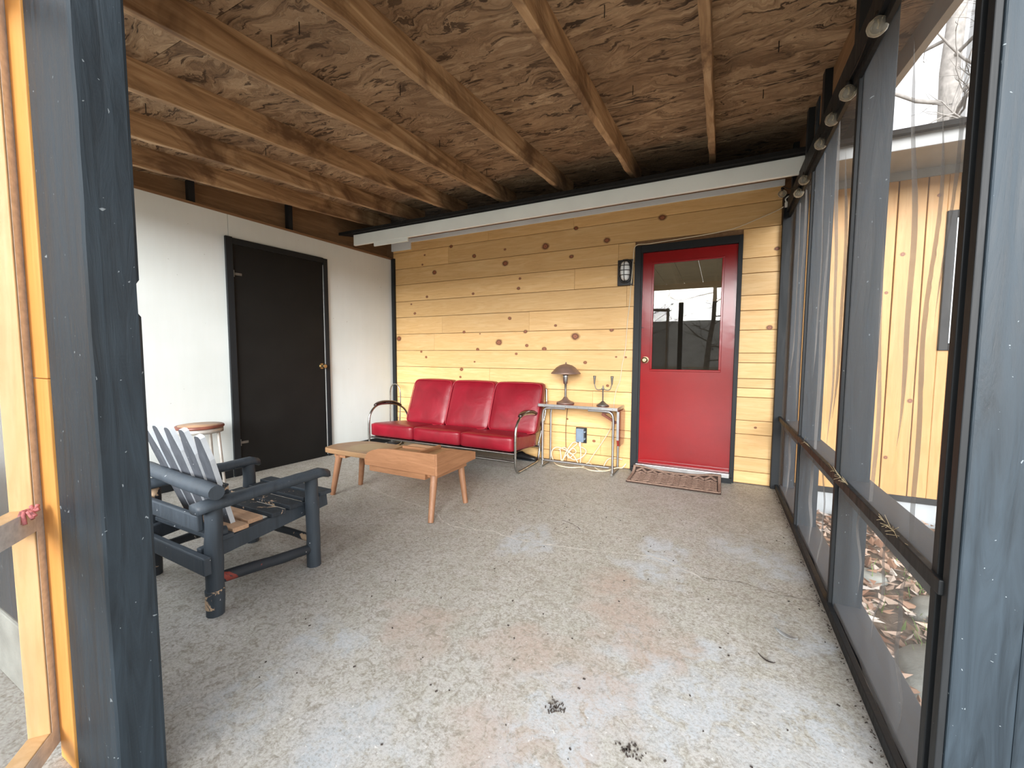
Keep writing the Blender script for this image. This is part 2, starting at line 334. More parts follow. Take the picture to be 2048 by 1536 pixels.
class B:
    """collects geometry; build() links it as one mesh object (world coordinates minus the thing's base)"""
    def __init__(s): s.v = []; s.f = []; s.sm = []; s.mi = []
    def add(s, vs, fs, smooth=False, mi=0):
        b = len(s.v); s.v += [tuple(p) for p in vs]; s.f += [tuple(i + b for i in q) for q in fs]
        s.sm += [smooth] * len(fs); s.mi += [mi] * len(fs); return s
    def box(s, x0, y0, z0, x1, y1, z1, mi=0):
        vs = [(x0, y0, z0), (x1, y0, z0), (x1, y1, z0), (x0, y1, z0), (x0, y0, z1), (x1, y0, z1), (x1, y1, z1), (x0, y1, z1)]
        return s.add(vs, [(0, 3, 2, 1), (4, 5, 6, 7), (0, 1, 5, 4), (1, 2, 6, 5), (2, 3, 7, 6), (3, 0, 4, 7)], mi=mi)
    def bar(s, p0, p1, w, h, up=(0, 0, 1), w1=None, h1=None):
        p0, p1 = Vector(p0), Vector(p1); d = (p1 - p0).normalized(); up = Vector(up)
        a = d.cross(up).normalized(); b = a.cross(d).normalized(); vs = []
        for p, ww, hh in ((p0, w, h), (p1, w1 or w, h1 or h)):
            for sa, sb_ in ((-1, -1), (1, -1), (1, 1), (-1, 1)): vs.append(p + a * sa * ww / 2 + b * sb_ * hh / 2)
        return s.add(vs, [(3, 2, 1, 0), (4, 5, 6, 7), (0, 1, 5, 4), (1, 2, 6, 5), (2, 3, 7, 6), (3, 0, 4, 7)])
    def tube(s, pts, r, n=10, closed=False, caps=True, radii=None):
        pts = [Vector(p) for p in pts]; m = len(pts); vs = []; fs = []
        def tan(i):
            if closed: return (pts[(i + 1) % m] - pts[(i - 1) % m]).normalized()
            if i == 0: return (pts[1] - pts[0]).normalized()
            if i == m - 1: return (pts[-1] - pts[-2]).normalized()
            return ((pts[i + 1] - pts[i]).normalized() + (pts[i] - pts[i - 1]).normalized()).normalized()
        t = tan(0); a = t.orthogonal().normalized()
        for i in range(m):
            t = tan(i); a = (a - t * a.dot(t)).normalized(); b = t.cross(a); rr = radii[i] if radii else r
            for j in range(n):
                an = 2 * PI * j / n; vs.append(pts[i] + (a * math.cos(an) + b * math.sin(an)) * rr)
        for i in range(m if closed else m - 1):
            for j in range(n):
                k0 = i * n + j; k1 = i * n + (j + 1) % n; q0 = ((i + 1) % m) * n + j; q1 = ((i + 1) % m) * n + (j + 1) % n
                fs.append((k0, k1, q1, q0))
        s.add(vs, fs, True)
        if caps and not closed:
            s.add(vs[:n], [tuple(range(n - 1, -1, -1))]); s.add(vs[-n:], [tuple(range(n))])
        return s
    def lathe(s, prof, c, n=24, sx=1, sy=1):
        vs = []; fs = []; m = len(prof)
        for r, z in prof:
            for j in range(n):
                an = 2 * PI * j / n; vs.append((c[0] + r * math.cos(an) * sx, c[1] + r * math.sin(an) * sy, c[2] + z))
        for i in range(m - 1):
            for j in range(n):
                fs.append((i * n + j, i * n + (j + 1) % n, (i + 1) * n + (j + 1) % n, (i + 1) * n + j))
        s.add(vs, fs, True)
        s.add(vs[:n], [tuple(range(n - 1, -1, -1))]); s.add(vs[-n:], [tuple(range(n))]); return s
    def prism(s, poly, axis, a0, a1):
        """poly: list of 2-D points; axis: extrusion axis ('x': (y,z), 'y': (x,z), 'z': (x,y))"""
        def P(u, v, w): return {'x': (w, u, v), 'y': (u, w, v), 'z': (u, v, w)}[axis]
        n = len(poly); vs = [P(u, v, a0) for u, v in poly] + [P(u, v, a1) for u, v in poly]
        return s.add(vs, [tuple(range(n - 1, -1, -1)), tuple(range(n, 2 * n))] + [(i, (i + 1) % n, n + (i + 1) % n, n + i) for i in range(n)])
    def cushion(s, lo, hi, r, bulge, n=10, fn=None):
        c = [(a + b) / 2 for a, b in zip(lo, hi)]; h = [(b - a) / 2 for a, b in zip(lo, hi)]
        bm = bmesh.new(); bmesh.ops.create_cube(bm, size=2.0)
        bmesh.ops.subdivide_edges(bm, edges=bm.edges[:], cuts=n, use_grid_fill=True)
        bm.verts.ensure_lookup_table(); vs = []
        for v in bm.verts:
            u = [max(-1, min(1, q)) for q in v.co]
            # push samples to the borders so the round edge gets enough rows
            u = [math.copysign(abs(q) ** .75, q) for q in u]
            p = [u[i] * h[i] for i in range(3)]; q = [max(-(h[i] - r), min(h[i] - r, p[i])) for i in range(3)]
            d = Vector([p[i] - q[i] for i in range(3)])
            if d.length > 1e-9: d = d.normalized() * r
            w = Vector(q) + d
            for i in range(3):
                j, k_ = [a for a in range(3) if a != i]
                w[i] += math.copysign(bulge[i], u[i]) * abs(u[i]) ** 2 * (1 - u[j] ** 2) * (1 - u[k_] ** 2)
            w = w + Vector(c); vs.append(fn(w) if fn else w)
        fs = [tuple(v.index for v in f.verts) for f in bm.faces]; bm.free()
        return s.add(vs, fs, True)
    def build(s, name, mat, parent=None, kind=None, bevel=0.0, root=None, mats=None, seg=2):
        me = bpy.data.meshes.new(name); r = root if root is not None else parent
        while r is not None and r.parent is not None: r = r.parent
        off = Vector(r.location) if (r is not None and r.get('baseoff', 1) and r.rotation_euler.z == 0) else Vector((0, 0, 0))
        me.from_pydata([Vector(p) - off for p in s.v], [], s.f); me.update()
        for p, sm, mi in zip(me.polygons, s.sm, s.mi): p.use_smooth = sm; p.material_index = mi
        bm = bmesh.new(); bm.from_mesh(me); bmesh.ops.recalc_face_normals(bm, faces=bm.faces); bm.to_mesh(me); bm.free()
        for m_ in (mats or [mat]): me.materials.append(m_)
        o = link(name, me, None, parent, kind)
        if bevel:
            md = o.modifiers.new('bevel', 'BEVEL'); md.width = bevel; md.segments = seg; md.limit_method = 'ANGLE'; md.angle_limit = math.radians(40)
        return o

def thing(name, label, cat, loc=(0, 0, 0), rz=0.0, group=None):
    o = bpy.data.objects.new(name, None); COL.objects.link(o); o.location = loc; o.rotation_euler = (0, 0, rz)
    o['label'] = label; o['category'] = cat
    if group: o['group'] = group
    return o
def tag(o, label, cat, group=None):
    o['label'] = label; o['category'] = cat
    if group: o['group'] = group
    return o
def struct(name, loc=(0, 0, 0), rz=0.0):
    o = bpy.data.objects.new(name, None); COL.objects.link(o); o.location = loc; o.rotation_euler = (0, 0, rz); o['kind'] = 'structure'
    return o
def smooth_path(pts, sub=6, closed=False):
    pts = [Vector(p) for p in pts]; out = []; n = len(pts)
    for i in range(n if closed else n - 1):
        g = (lambda k: pts[k % n]) if closed else (lambda k: pts[max(0, min(n - 1, k))])
        p0, p1, p2, p3 = g(i - 1), g(i), g(i + 1), g(i + 2)
        for j in range(sub):
            t = j / sub
            out.append(.5 * ((2 * p1) + (p2 - p0) * t + (2 * p0 - 5 * p1 + 4 * p2 - p3) * t * t + (3 * p1 - p0 - 3 * p2 + p3) * t ** 3))
    if not closed: out.append(pts[-1])
    return out

D = 4.131                       # front of the plank wall
XR = 0.478                      # inner plane of the screened side
S, Z0 = .092, 2.273             # underside of the rafters: z = Z0 + S*y
DK = Z0 + .14                   # underside of the deck

# ------------------------------------------------------------------ setting: ground, slab, walls, roof
b = B()
b.add([(-80, -90, -.16), (80, -90, -.16), (80, 70, -.16), (-80, 70, -.16)], [(0, 1, 2, 3)])
ground = b.build('ground', M['ground'], kind='structure')
b = B().box(-4.35, -3.2, -.17, .60, 4.16, 0.0)  # slab runs on behind the camera, lengthened to bounce light inside
floor = b.build('floor', M['floor'], kind='structure', bevel=.01)

b = B().box(-14, -26, -.16, 12, -3.22, -.12)
b.build('dry_bounce_field', M['field'], kind='structure')  # dry grass made pale, added to bounce light onto upper wall and ceiling
def ribbon(pts, w, seed, name, mat, parent, z=.0012):
    r = random.Random(seed); pp = []
    for (x0, y0), (x1, y1) in zip(pts[:-1], pts[1:]):
        n = max(2, int(math.hypot(x1 - x0, y1 - y0) / .02))
        for i in range(n): pp.append((x0 + (x1 - x0) * i / n + r.uniform(-.006, .006), y0 + (y1 - y0) * i / n + r.uniform(-.006, .006)))
    pp.append(pts[-1]); vs = []; fs = []
    for i, (x, y) in enumerate(pp):
        a = pp[min(i + 1, len(pp) - 1)]; c = pp[max(i - 1, 0)]; dx, dy = a[0] - c[0], a[1] - c[1]; L = math.hypot(dx, dy) or 1
        ww = w * r.uniform(.25, 1.0); vs += [(x - dy / L * ww, y + dx / L * ww, z), (x + dy / L * ww, y - dx / L * ww, z)]
        if i: fs.append((2 * i - 2, 2 * i - 1, 2 * i + 1, 2 * i))
    return B().add(vs, fs).build(name, mat, parent)
ribbon([(-2.678, 2.55), (-2.36, 2.456), (-2.19, 2.414), (-2.0, 2.392), (-1.82, 2.349), (-1.65, 2.233), (-1.54, 2.19), (-1.39, 2.204)], .006, 1, 'crack', M['crack'], floor)
ribbon([(-1.39, 2.204), (-1.27, 2.25), (-1.16, 2.222), (-.987, 2.211), (-.807, 2.245), (-.636, 2.284), (-.472, 2.327), (-.312, 2.363), (-.232, 2.359), (-.125, 2.294), (-.05, 2.249)], .007, 2, 'crack', M['crack'], floor)
ribbon([(-2.35, 1.817), (-2.14, 1.924), (-1.96, 2.016), (-1.826, 2.105)], .003, 3, 'crack', M['crack'], floor)
ribbon([(-2.17, 1.928), (-2.15, 2.114), (-2.047, 2.254), (-1.983, 2.40)], .0025, 4, 'crack', M['crack'], floor)
ribbon([(-1.85, 2.446), (-1.826, 2.566), (-1.732, 2.743)], .0025, 5, 'crack', M['crack'], floor)
ribbon([(-1.565, 2.268), (-1.45, 2.235), (-1.372, 2.214)], .005, 6, 'crack', M['crack'], floor)
ribbon([(-.05, 2.249), (.13, 2.29), (.295, 2.254), (.46, 2.267)], .0025, 8, 'crack', M['crackdark'], floor)
ribbon([(-.93, 2.62), (-.86, 2.60), (-.80, 2.56), (-.74, 2.50)], .004, 9, 'crack', M['crackdark'], floor)
ribbon([(-.90, 2.58), (-.93, 2.44), (-.82, 2.40)], .002, 10, 'crack', M['crackdark'], floor)

# back wall: horizontal pine boards
wall_back = struct('wall_back')
B().box(-3.95, D + .022, -.1, -.745, D + .12, 2.60).build('backing_board', M['brownboard'], wall_back)
B().box(.13, D + .022, -.1, 5.6, D + .12, 2.60).build('backing_board', M['brownboard'], wall_back)
B().box(-.745, D + .022, 2.16, .13, D + .12, 2.60).build('backing_board', M['brownboard'], wall_back)
planks = []
def plank(x0, x1, z0, z1):
    g = .0022; p = rnd.uniform(0, .0035)
    o = B().box(x0 + .0008, D - p, z0 + g, x1 - .0008, D + .022, z1 - g).build('plank', M['pine_x'], wall_back, bevel=.002)
    planks.append((o, x0, x1, z0, z1, D - p))
XL, XD = -3.80, -.758
rows = [(2.427, 2.56, [XL, -2.388, -1.379, .42]), (2.222, 2.427, [XL, -2.941, .42]), (2.022, 2.222, [XL, -.919, XD]),
        (1.811, 2.022, [XL, -1.363, XD]), (1.609, 1.811, [XL, -.83, XD]), (1.396, 1.609, [XL, -3.037, -1.873, XD]),
        (1.188, 1.396, [XL, -3.16, XD]), (.982, 1.188, [XL, XD]), (.770, .982, [XL, -2.371, XD]), (.583, .770, [XL, -1.15, XD]),
        (.388, .583, [XL, XD]), (.310, .388, [XL, -1.6, XD]), (.11, .310, [XL, -1.06, XD]), (.008, .11, [XL, -2.0, XD])]
for z0, z1, xs in rows:
    for a, c in zip(xs[:-1], xs[1:]): plank(a, c, z0, z1)
plank(-.919, -.76, 2.17, 2.222)
zs = [2.222, 1.971, 1.843, 1.655, 1.526, 1.358, 1.159, 1.075, .936, .854, .773, .568, .446, .241, .115, .008]
for a, c in zip(zs[1:], zs[:-1]): plank(.147, .425, a, c)
knots = [(-3.292, 2.361, 1), (-3.329, 2.248, 1), (-2.896, 2.42, 1.6), (-2.576, 2.274, 1.9), (-2.174, 2.306, 1.1), (-1.689, 2.284, 3.0), (-1.354, 2.428, 1.8),
         (-1.036, 2.269, 2.4), (-3.145, 2.137, 2.4), (-2.17, 2.153, 2.7), (-1.399, 2.149, 1.7), (-3.264, 1.85, 1.3), (-2.591, 1.846, 1.3), (-1.986, 1.972, 1.1),
         (-2.003, 1.867, 1.5), (-3.512, 1.772, 1.0), (-3.457, 1.655, 1.4), (-2.111, 1.544, 1.6), (-2.719, 1.405, 1.4), (-1.564, 1.449, 1.2), (-3.724, 1.342, 2.8),
         (-2.499, 1.38, .7), (-2.249, 1.279, 3.0), (-1.898, 1.239, 1.5), (-1.917, 1.392, 1.7), (-1.345, 1.33, 3.3), (-1.691, 1.20, 2.0), (-2.531, 1.198, 1.6),
         (-.97, 1.388, 1.6), (-3.361, 1.173, 1.2), (-3.285, 1.105, 1.3), (-2.027, 1.149, 1.2), (-2.573, 1.054, .9), (-1.236, 1.06, 1.5), (-.826, 1.117, .9),
         (-2.754, .961, 1.8), (-2.772, .87, 1.2), (-.52, 2.416, 2.6), (.398, 2.029, 1.5), (.37, 1.376, 1.8), (-1.419, .46, .8), (-1.129, .252, 1.2), (-.92, 1.12, .8), (.3, .51, .8), (-1.0, .83, 1.1)]
def knot(x, z, s, parent, y, vertical=False):
    rx, rz = .0165 * s * (1.1 if not vertical else .9), .0145 * s
    n = 16; vs = [(x, y, z)] + [(x + rx * math.cos(2 * PI * i / n), y, z + rz * math.sin(2 * PI * i / n)) for i in range(n)]
    o = B().add(vs, [(0, 1 + i, 1 + (i + 1) % n) for i in range(n)]).build('knot', M['knot'], parent)
    uv = o.data.uv_layers.new(name='uv')
    for lp in o.data.loops:
        i = lp.vertex_index; uv.data[lp.index].uv = (.5, .5) if i == 0 else (.5 + .5 * math.cos(2 * PI * (i - 1) / n), .5 + .5 * math.sin(2 * PI * (i - 1) / n))
for x, z, s in knots:
    for o, x0, x1, z0, z1, y in planks:
        if x0 <= x <= x1 and z0 <= z <= z1: knot(x, z, s * 1.0, o, y - .0012); break

# house eave above the plank wall: fascia, frieze, roof
trim_3 = struct('trim_3')
B().box(-3.815, 3.5, 2.386, .50, 3.53, 2.505).build('fascia_board', M['fascia'], trim_3, bevel=.004)
B().box(-3.507, 3.502, 2.345, -3.02, 3.52, 2.386).build('fascia_lip', M['fascia'], trim_3, bevel=.003)
B().box(-3.50, D - .022, 2.535, .43, D, 2.60).build('frieze_board', M['frieze'], trim_3, bevel=.003)
B().box(-3.81, D - .024, 2.452, -3.50, D - .001, 2.60).build('frieze_block', M['frieze'], trim_3, bevel=.003)
vs = [(-3.80, 3.53, 2.515), (.50, 3.53, 2.515), (.50, D, 2.585), (-3.80, D, 2.585)]
B().add(vs + [(x, y, z + .014) for x, y, z in vs], [(3, 2, 1, 0), (4, 5, 6, 7), (0, 1, 5, 4), (1, 2, 6, 5), (2, 3, 7, 6), (3, 0, 4, 7)]).build('soffit_board', M['brownboard'], trim_3)
B().box(.60, 3.5, 2.43, 6.0, 3.53, 2.545).build('fascia_board', M['greyfascia'], trim_3, bevel=.004)
B().box(.60, 3.53, 2.50, 6.0, D, 2.515).build('soffit_board', M['greyfascia'], trim_3)
roof = struct('roof')
vs = [(-4.2, 3.44, 2.507), (6.2, 3.44, 2.507), (6.2, 8.2, 3.18), (-4.2, 8.2, 3.18)]
B().add(vs + [(x, y, z + .03) for x, y, z in vs], [(3, 2, 1, 0), (4, 5, 6, 7), (0, 1, 5, 4), (1, 2, 6, 5), (2, 3, 7, 6), (3, 0, 4, 7)]).build('shingle_roof', M['shingle'], roof)
B().box(-3.815, 3.49, 2.505, .55, 3.56, 2.525).build('shingle_edge', M['shingle'], roof)

# continuation of the house wall to the right, vertical boards
wall_wing = struct('wall_exterior')
x = .60; i = 0
ww = [.16, .21, .185, .165, .175, .175, .21, .18, .2, .19, .2, .21, .18, .2, .19, .2, .2, .18, .2, .2, .2, .2, .2, .2]
for w in ww:
    x1 = x + w
    if x < 1.43 < x1: B().box(x + .003, D - .001, .06, 1.43, D + .022, 2.50).build('siding_board', M['pine_z'], wall_wing, bevel=.004)
    if x < 2.42 < x1: B().box(2.42, D - .001, .06, x1 - .003, D + .022, 2.50).build('siding_board', M['pine_z'], wall_wing, bevel=.004)
    if x1 > 1.43 and x < 2.42:
        for z0, z1 in ((.06, 1.18), (2.18, 2.50)):
            B().box(max(1.43, x + .003), D - rnd.uniform(0, .003), z0, min(2.42, x1 - .003), D + .022, z1).build('siding_board', M['pine_z'], wall_wing, bevel=.004)
    else:
        B().box(x + .003, D - rnd.uniform(0, .003), .06, x1 - .003, D + .022, 2.50).build('siding_board', M['pine_z'], wall_wing, bevel=.004)
    x = x1
for kx, kz, s in ((1.20, 1.9, 1.3), (1.30, .80, 1.5), (1.12, 1.62, 1.0), (1.38, 2.3, 1.0), (1.18, .35, 1.2), (1.07, 1.1, 1.2)): knot(kx, kz, s, wall_wing, D - .0045, True)
B().box(.60, D - .02, .02, 5.3, D + .03, .065).build('skirt_board', M['trimblack'], wall_wing)
B().box(.60, D - .018, 2.44, 5.3, D, 2.50).build('frieze_board', M['greyfascia'], wall_wing)
B().box(.62, D - .005, -.17, 5.3, D + .05, .02).build('foundation', M['foundation'], wall_wing)
window_1 = struct('window_1')
def frame_rect(x0, x1, z0, z1, w, y0, y1, name, mat, parent, bev=.003):
    B().box(x0, y0, z0, x0 + w, y1, z1).build(name, mat, parent, bevel=bev); B().box(x1 - w, y0, z0, x1, y1, z1).build(name, mat, parent, bevel=bev)
    B().box(x0 + w, y0, z0, x1 - w, y1, z0 + w).build(name, mat, parent, bevel=bev); B().box(x0 + w, y0, z1 - w, x1 - w, y1, z1).build(name, mat, parent, bevel=bev)
frame_rect(1.43, 2.42, 1.18, 2.18, .052, D - .02, D + .02, 'window_trim', M['trimblack'], window_1)
frame_rect(1.482, 2.368, 1.232, 2.128, .06, D - .008, D + .03, 'window_frame', M['windowframe'], window_1)
B().box(1.905, D, 1.31, 1.945, D + .02, 2.05).build('mullion', M['windowframe'], window_1)
B().box(1.54, D + .012, 1.29, 2.31, D + .016, 2.07).build('window_pane', M['pane'], window_1)
B().box(1.52, D + .10, 1.2, 2.33, D + .105, 2.16).build('window_blind', M['windowframe'], window_1)

# left wall: white sheets in a frame turned by the wall's own angle
AL = math.atan(.0825)
wall_left = struct('wall_left', (-3.814, D, 0), AL * -1 * -1); wall_left.rotation_euler = (0, 0, -AL); wall_left['baseoff'] = 0
def lw_build(bb, name, mat, parent=wall_left, **k): return bb.build(name, mat, parent, **k)
def topz(u): return 2.347 - u * .0165          # u: along the wall, 0 at the corner, negative to the front
for u0, u1 in ((-3.9, -3.135), (-3.133, -1.918), (-1.916, 0.0)):
    poly = [(u0 + .001, 0.0), (u1 - .001, 0.0), (u1 - .001, topz(u1)), (u0 + .001, topz(u0))]
    lw_build(B().prism(poly, 'x', -.03, 0), 'wall_sheet', M['white'], bevel=.0015)
poly = [(-3.9, topz(-3.9)), (0, topz(0)), (0, topz(0) + .02), (-3.9, topz(-3.9) + .02)]
lw_build(B().prism(poly, 'x', -.08, .006), 'top_plate', M['brownboard'])
lw_build(B().box(-.14, -3.9, 2.3, -.115, .2, 2.95), 'gable_board', M['brownbeam'])
for u in (-2.17, -1.32, -3.0):
    lw_build(B().box(-.09, u - .022, topz(u) + .018, -.03, u + .022, Z0 + S * (D + u) + .15), 'stub_post', M['black'])
baseboard_left = struct('baseboard_left', (-3.814, D, 0)); baseboard_left.rotation_euler = (0, 0, -AL); baseboard_left['baseoff'] = 0
B().box(0, -.955, 0, .015, -.01, .085).build('base_board', M['trimblack'], baseboard_left)
B().box(0, -3.9, 0, .015, -1.965, .085).build('base_board', M['trimblack'], baseboard_left)
# black door in the left wall
door_2 = struct('door_2', (-3.814, D, 0)); door_2.rotation_euler = (0, 0, -AL); door_2['baseoff'] = 0
u0, u1 = -1.955, -.952
B().box(.001, u0 + .05, .001, .009, u1 - .045, 2.125).build('door_slab', M['blackwall'], door_2, bevel=.002)
B().box(0, u0, 0, .026, u0 + .058, 2.183).build('door_jamb', M['trimblack'], door_2, bevel=.003)
B().box(0, u1 - .048, 0, .026, u1, 2.172).build('door_jamb', M['trimblack'], door_2, bevel=.003)
B().box(0, u0 + .058, 2.122, .024, u1 - .048, 2.177).build('door_head', M['trimblack'], door_2, bevel=.003)
B().box(.001, u1 - .0505, .02, .012, u1 - .0478, 2.10).build('door_gap', M['bone'], door_2)
for z in (1.86, .31):
    hb = B().box(.009, u0 + .055, z - .012, .016, u0 + .13, z + .010); hb.tube([(.018, u0 + .062, z - .03), (.018, u0 + .062, z + .03)], .006, 8)
    hb.build('hinge', M['iron'], door_2)
kb = B().tube([(.009, -1.045, 1.005), (.016, -1.045, 1.005)], .030, 16); kb.tube([(.014, -1.045, 1.005), (.045, -1.045, 1.005), (.058, -1.045, 1.005), (.075, -1.045, 1.005)], .02, 16, radii=[.012, .014, .027, .020])
kb.build('door_knob', M['brass'], door_2)
# corner strips
trim_1 = struct('trim_1'); B().box(-3.812, D - .03, 0, -3.765, D - .001, 2.36).build('corner_strip', M['trimblack'], trim_1)
trim_2 = struct('trim_2'); B().box(.425, D - .05, 0, .50, D - .001, 2.45).build('corner_strip', M['trimblack'], trim_2, bevel=.003)

# red half-glass door
door_1 = struct('door_1')
B().box(-.758, D - .022, 0, -.700, D + .02, 2.175).build('door_jamb', M['trimblack'], door_1, bevel=.003)
B().box(-.700, D - .008, .02, -.684, D + .04, 2.12).build('door_stop', M['trimblack'], door_1)
B().box(.112, D - .022, 0, .147, D + .02, 2.175).build('door_jamb', M['trimblack'], door_1, bevel=.003)
B().box(-.700, D - .022, 2.108, .112, D + .02, 2.175).build('door_head', M['trimblack'], door_1, bevel=.003)
y0, y1 = D + .004, D + .045
for bx in ((-.684, .085, -.600, 2.106), (.012, .085, .112, 2.106), (-.600, 2.014, .012, 2.106), (-.600, .085, .012, .985)):
    B().box(bx[0], y0, bx[1], bx[2], y1, bx[3]).build('door_slab', M['red'], door_1)
mb = B()
gx0, gx1, gz0, gz1 = -.600, .012, .985, 2.014
for a in ((gx0, gz0, gx1, gz0 + .02), (gx0, gz1 - .02, gx1, gz1), (gx0, gz0 + .02, gx0 + .02, gz1 - .02), (gx1 - .02, gz0 + .02, gx1, gz1 - .02)):
    mb.box(a[0], y0 - .008, a[1], a[2], y0 + .004, a[3])
mb.build('glazing_bead', M['red'], door_1, bevel=.004)
B().box(gx0 + .01, D + .016, gz0 + .01, gx1 - .01, D + .019, gz1 - .01).build('glass_pane', M['pane'], door_1)
B().box(-.684, D - .012, .098, .112, D + .01, .118).build('door_sweep', M['red'], door_1, bevel=.003)
B().box(-.700, D - .06, .045, .112, D + .05, .085).build('threshold', M['steel'], door_1, bevel=.004)
B().box(-.74, D - .055, 0, .13, D + .03, .047).build('door_sill', M['trimblack'], door_1)
kb = B().tube([(-.640, D + .006, 1.092), (-.640, D - .004, 1.092)], .032, 20)
kb.tube([(-.640, D - .004, 1.092), (-.640, D - .028, 1.092), (-.640, D - .040, 1.092), (-.640, D - .056, 1.092), (-.640, D - .063, 1.092)], .02, 20, radii=[.012, .013, .026, .027, .016])
kb.build('door_knob', M['brass'], door_1)
B().tube([(-.640, D - .062, 1.092), (-.640, D - .066, 1.092)], .008, 10).build('keyhole', M['iron'], door_1)
B().box(-.684, D - .001, 1.40, -.665, D + .004, 1.405).build('latch_plate', M['trimblack'], door_1)

# room behind the red door, seen dimly through its glass
wall_interior = struct('wall_interior')
B().box(-4, 4.25, .0, 4, 8.1, .03).build('interior_floor', M['frieze'], wall_interior)
for i in range(18):
    B().box(-3 + i * .3, 4.27, 2.42, -3 + i * .3 + .294, 8.0, 2.44).build('ceiling_panel', M['tan'], wall_interior)
B().box(-1.2, 4.3, 2.34, -1.14, 8.0, 2.42).build('ceiling_beam', M['frieze'], wall_interior)
B().box(-4, 8.0, 2.08, 4, 8.06, 2.42).build('interior_panel', M['tan'], wall_interior)
B().box(-4, 8.0, 0, 4, 8.05, 2.08).build('interior_dark_panel', M['darkpanel'], wall_interior)

# roof of the porch: sheets, rafters, nails
ceiling = struct('ceiling')
def deckpt(x, y, dz=0): return (x, y, DK + S * y + dz)
ys = [.52, 1.05, 2.27, 3.49, 4.71, 5.6]; 
for j, (a, c) in enumerate(zip(ys[:-1], ys[1:])):
    xs = [-4.25, -2.53, -.09, .80] if j % 2 == 0 else [-4.25, -3.70, -1.31, .80]
    for p, q in zip(xs[:-1], xs[1:]):
        v = [deckpt(p + .0015, a + .0015), deckpt(q - .0015, a + .0015), deckpt(q - .0015, c - .0015), deckpt(p + .0015, c - .0015)]
        v += [(x_, y_, z_ + .014) for x_, y_, z_ in v]
        B().add(v, [(3, 2, 1, 0), (4, 5, 6, 7), (0, 1, 5, 4), (1, 2, 6, 5), (2, 3, 7, 6), (3, 0, 4, 7)]).build('plywood_sheet', M['deck'], ceiling)
v = [deckpt(-4.27, .50, .016), deckpt(.83, .50, .016), deckpt(.83, 5.65, .016), deckpt(-4.27, 5.65, .016)]
B().add(v + [(a, c, d + .02) for a, c, d in v], [(3, 2, 1, 0), (4, 5, 6, 7), (0, 1, 5, 4), (1, 2, 6, 5), (2, 3, 7, 6), (3, 0, 4, 7)]).build('roofing', M['shingle'], ceiling)
for k_, xr in enumerate((-3.62, -3.105, -2.53, -1.94, -1.335, -.715, -.12)):
    r_ = random.Random(k_); vs = []; fs = []; n = 26
    for i in range(n + 1):
        y = .54 + (3.86 - .54) * i / n; e = [r_.uniform(-.004, .004) for _ in range(3)]; zb = Z0 + S * y
        vs += [(xr + e[0], y, zb + e[1]), (xr + .040 + e[2], y, zb + e[1] * .6), (xr + .040, y, zb + .142), (xr, y, zb + .142)]
        if i:
            o4 = 4 * (i - 1)
            for a in range(4): fs.append((o4 + a, o4 + (a + 1) % 4, o4 + 4 + (a + 1) % 4, o4 + 4 + a))
    fs += [(3, 2, 1, 0), (4 * n, 4 * n + 1, 4 * n + 2, 4 * n + 3)]
    B().add(vs, fs).build('rafter', M['rafter'], ceiling, bevel=.003)
for x, y, z in [[-1.803, 1.221, 2.525], [-1.63, 1.23, 2.526], [-2.913, 1.219, 2.525], [-2.924, 1.91, 2.589], [-1.592, 1.803, 2.579], [-1.811, 2.448, 2.638], [-1.806, 3.094, 2.698], [-.476, 1.781, 2.577], [-.486, 2.454, 2.639], [-.686, 3.117, 2.7], [.201, 2.427, 2.636], [.173, 2.892, 2.679]]:
    B().tube([(x, y, z + .004), (x + .001, y, z - .026), (x, y, z - .05)], .0022, 6).build('roofing_nail', M['nail'], ceiling)
v = [deckpt(.765, .52, -.11), deckpt(.80, .52, -.11), deckpt(.80, 4.3, -.11), deckpt(.765, 4.3, -.11), deckpt(.765, .52), deckpt(.80, .52), deckpt(.80, 4.3), deckpt(.765, 4.3)]
B().add(v, [(3, 2, 1, 0), (4, 5, 6, 7), (0, 1, 5, 4), (1, 2, 6, 5), (2, 3, 7, 6), (3, 0, 4, 7)]).build('barge_rafter', M['greyfascia'], ceiling)
B().box(-4.0, .56, 2.28, .58, .60, 2.46).build('front_header', M['brownbeam'], ceiling)

# screened side on the right
wall_right = struct('wall_right')
posts = [1.21, 2.20, 3.15]
for y in posts:
    B().box(.482, y, 0, .585, y + .089, DK + S * y).build('post', M['slate'], wall_right, bevel=.004)
    B().box(.468, y + .004, 0.03, .4815, y + .032, 2.30).build('batten', M['black'], wall_right, bevel=.002)
    if y < 2: B().box(.468, y + .058, 0.03, .4815, y + .086, 2.30).build('batten', M['black'], wall_right, bevel=.002)
    B().box(.4812, y + .03, .03, .4825, y + .06, 2.3).build('screen_hem', M['black'], wall_right)
B().box(.505, 4.03, 0, .585, 4.105, DK + S * 4.03).build('post', M['slate'], wall_right, bevel=.004)
B().box(.445, 1.21, 2.30, .481, 4.12, 2.40).build('top_rail', M['black'], wall_right)
B().box(.50, 1.299, .52, .60, 4.12, .602).build('middle_rail', M['slate_x'], wall_right, bevel=.004)
B().box(.460, 1.235, .592, .48, 4.10, .628).build('batten', M['black'], wall_right, bevel=.003)
B().box(.49, 1.299, .0, .60, 4.12, .045).build('bottom_rail', M['slate_x'], wall_right, bevel=.004)
B().box(.458, 1.23, 0.002, .48, 4.10, .042).build('batten', M['black'], wall_right, bevel=.003)
B().box(.462, 1.30, 2.262, .478, 4.08, 2.30).build('batten', M['black'], wall_right)
for y in (2.19, 2.83, 3.30, 3.9):
    B().box(.455, y, 2.38, .50, y + .06, DK + S * y + .02).build('stub_post', M['black'], wall_right)
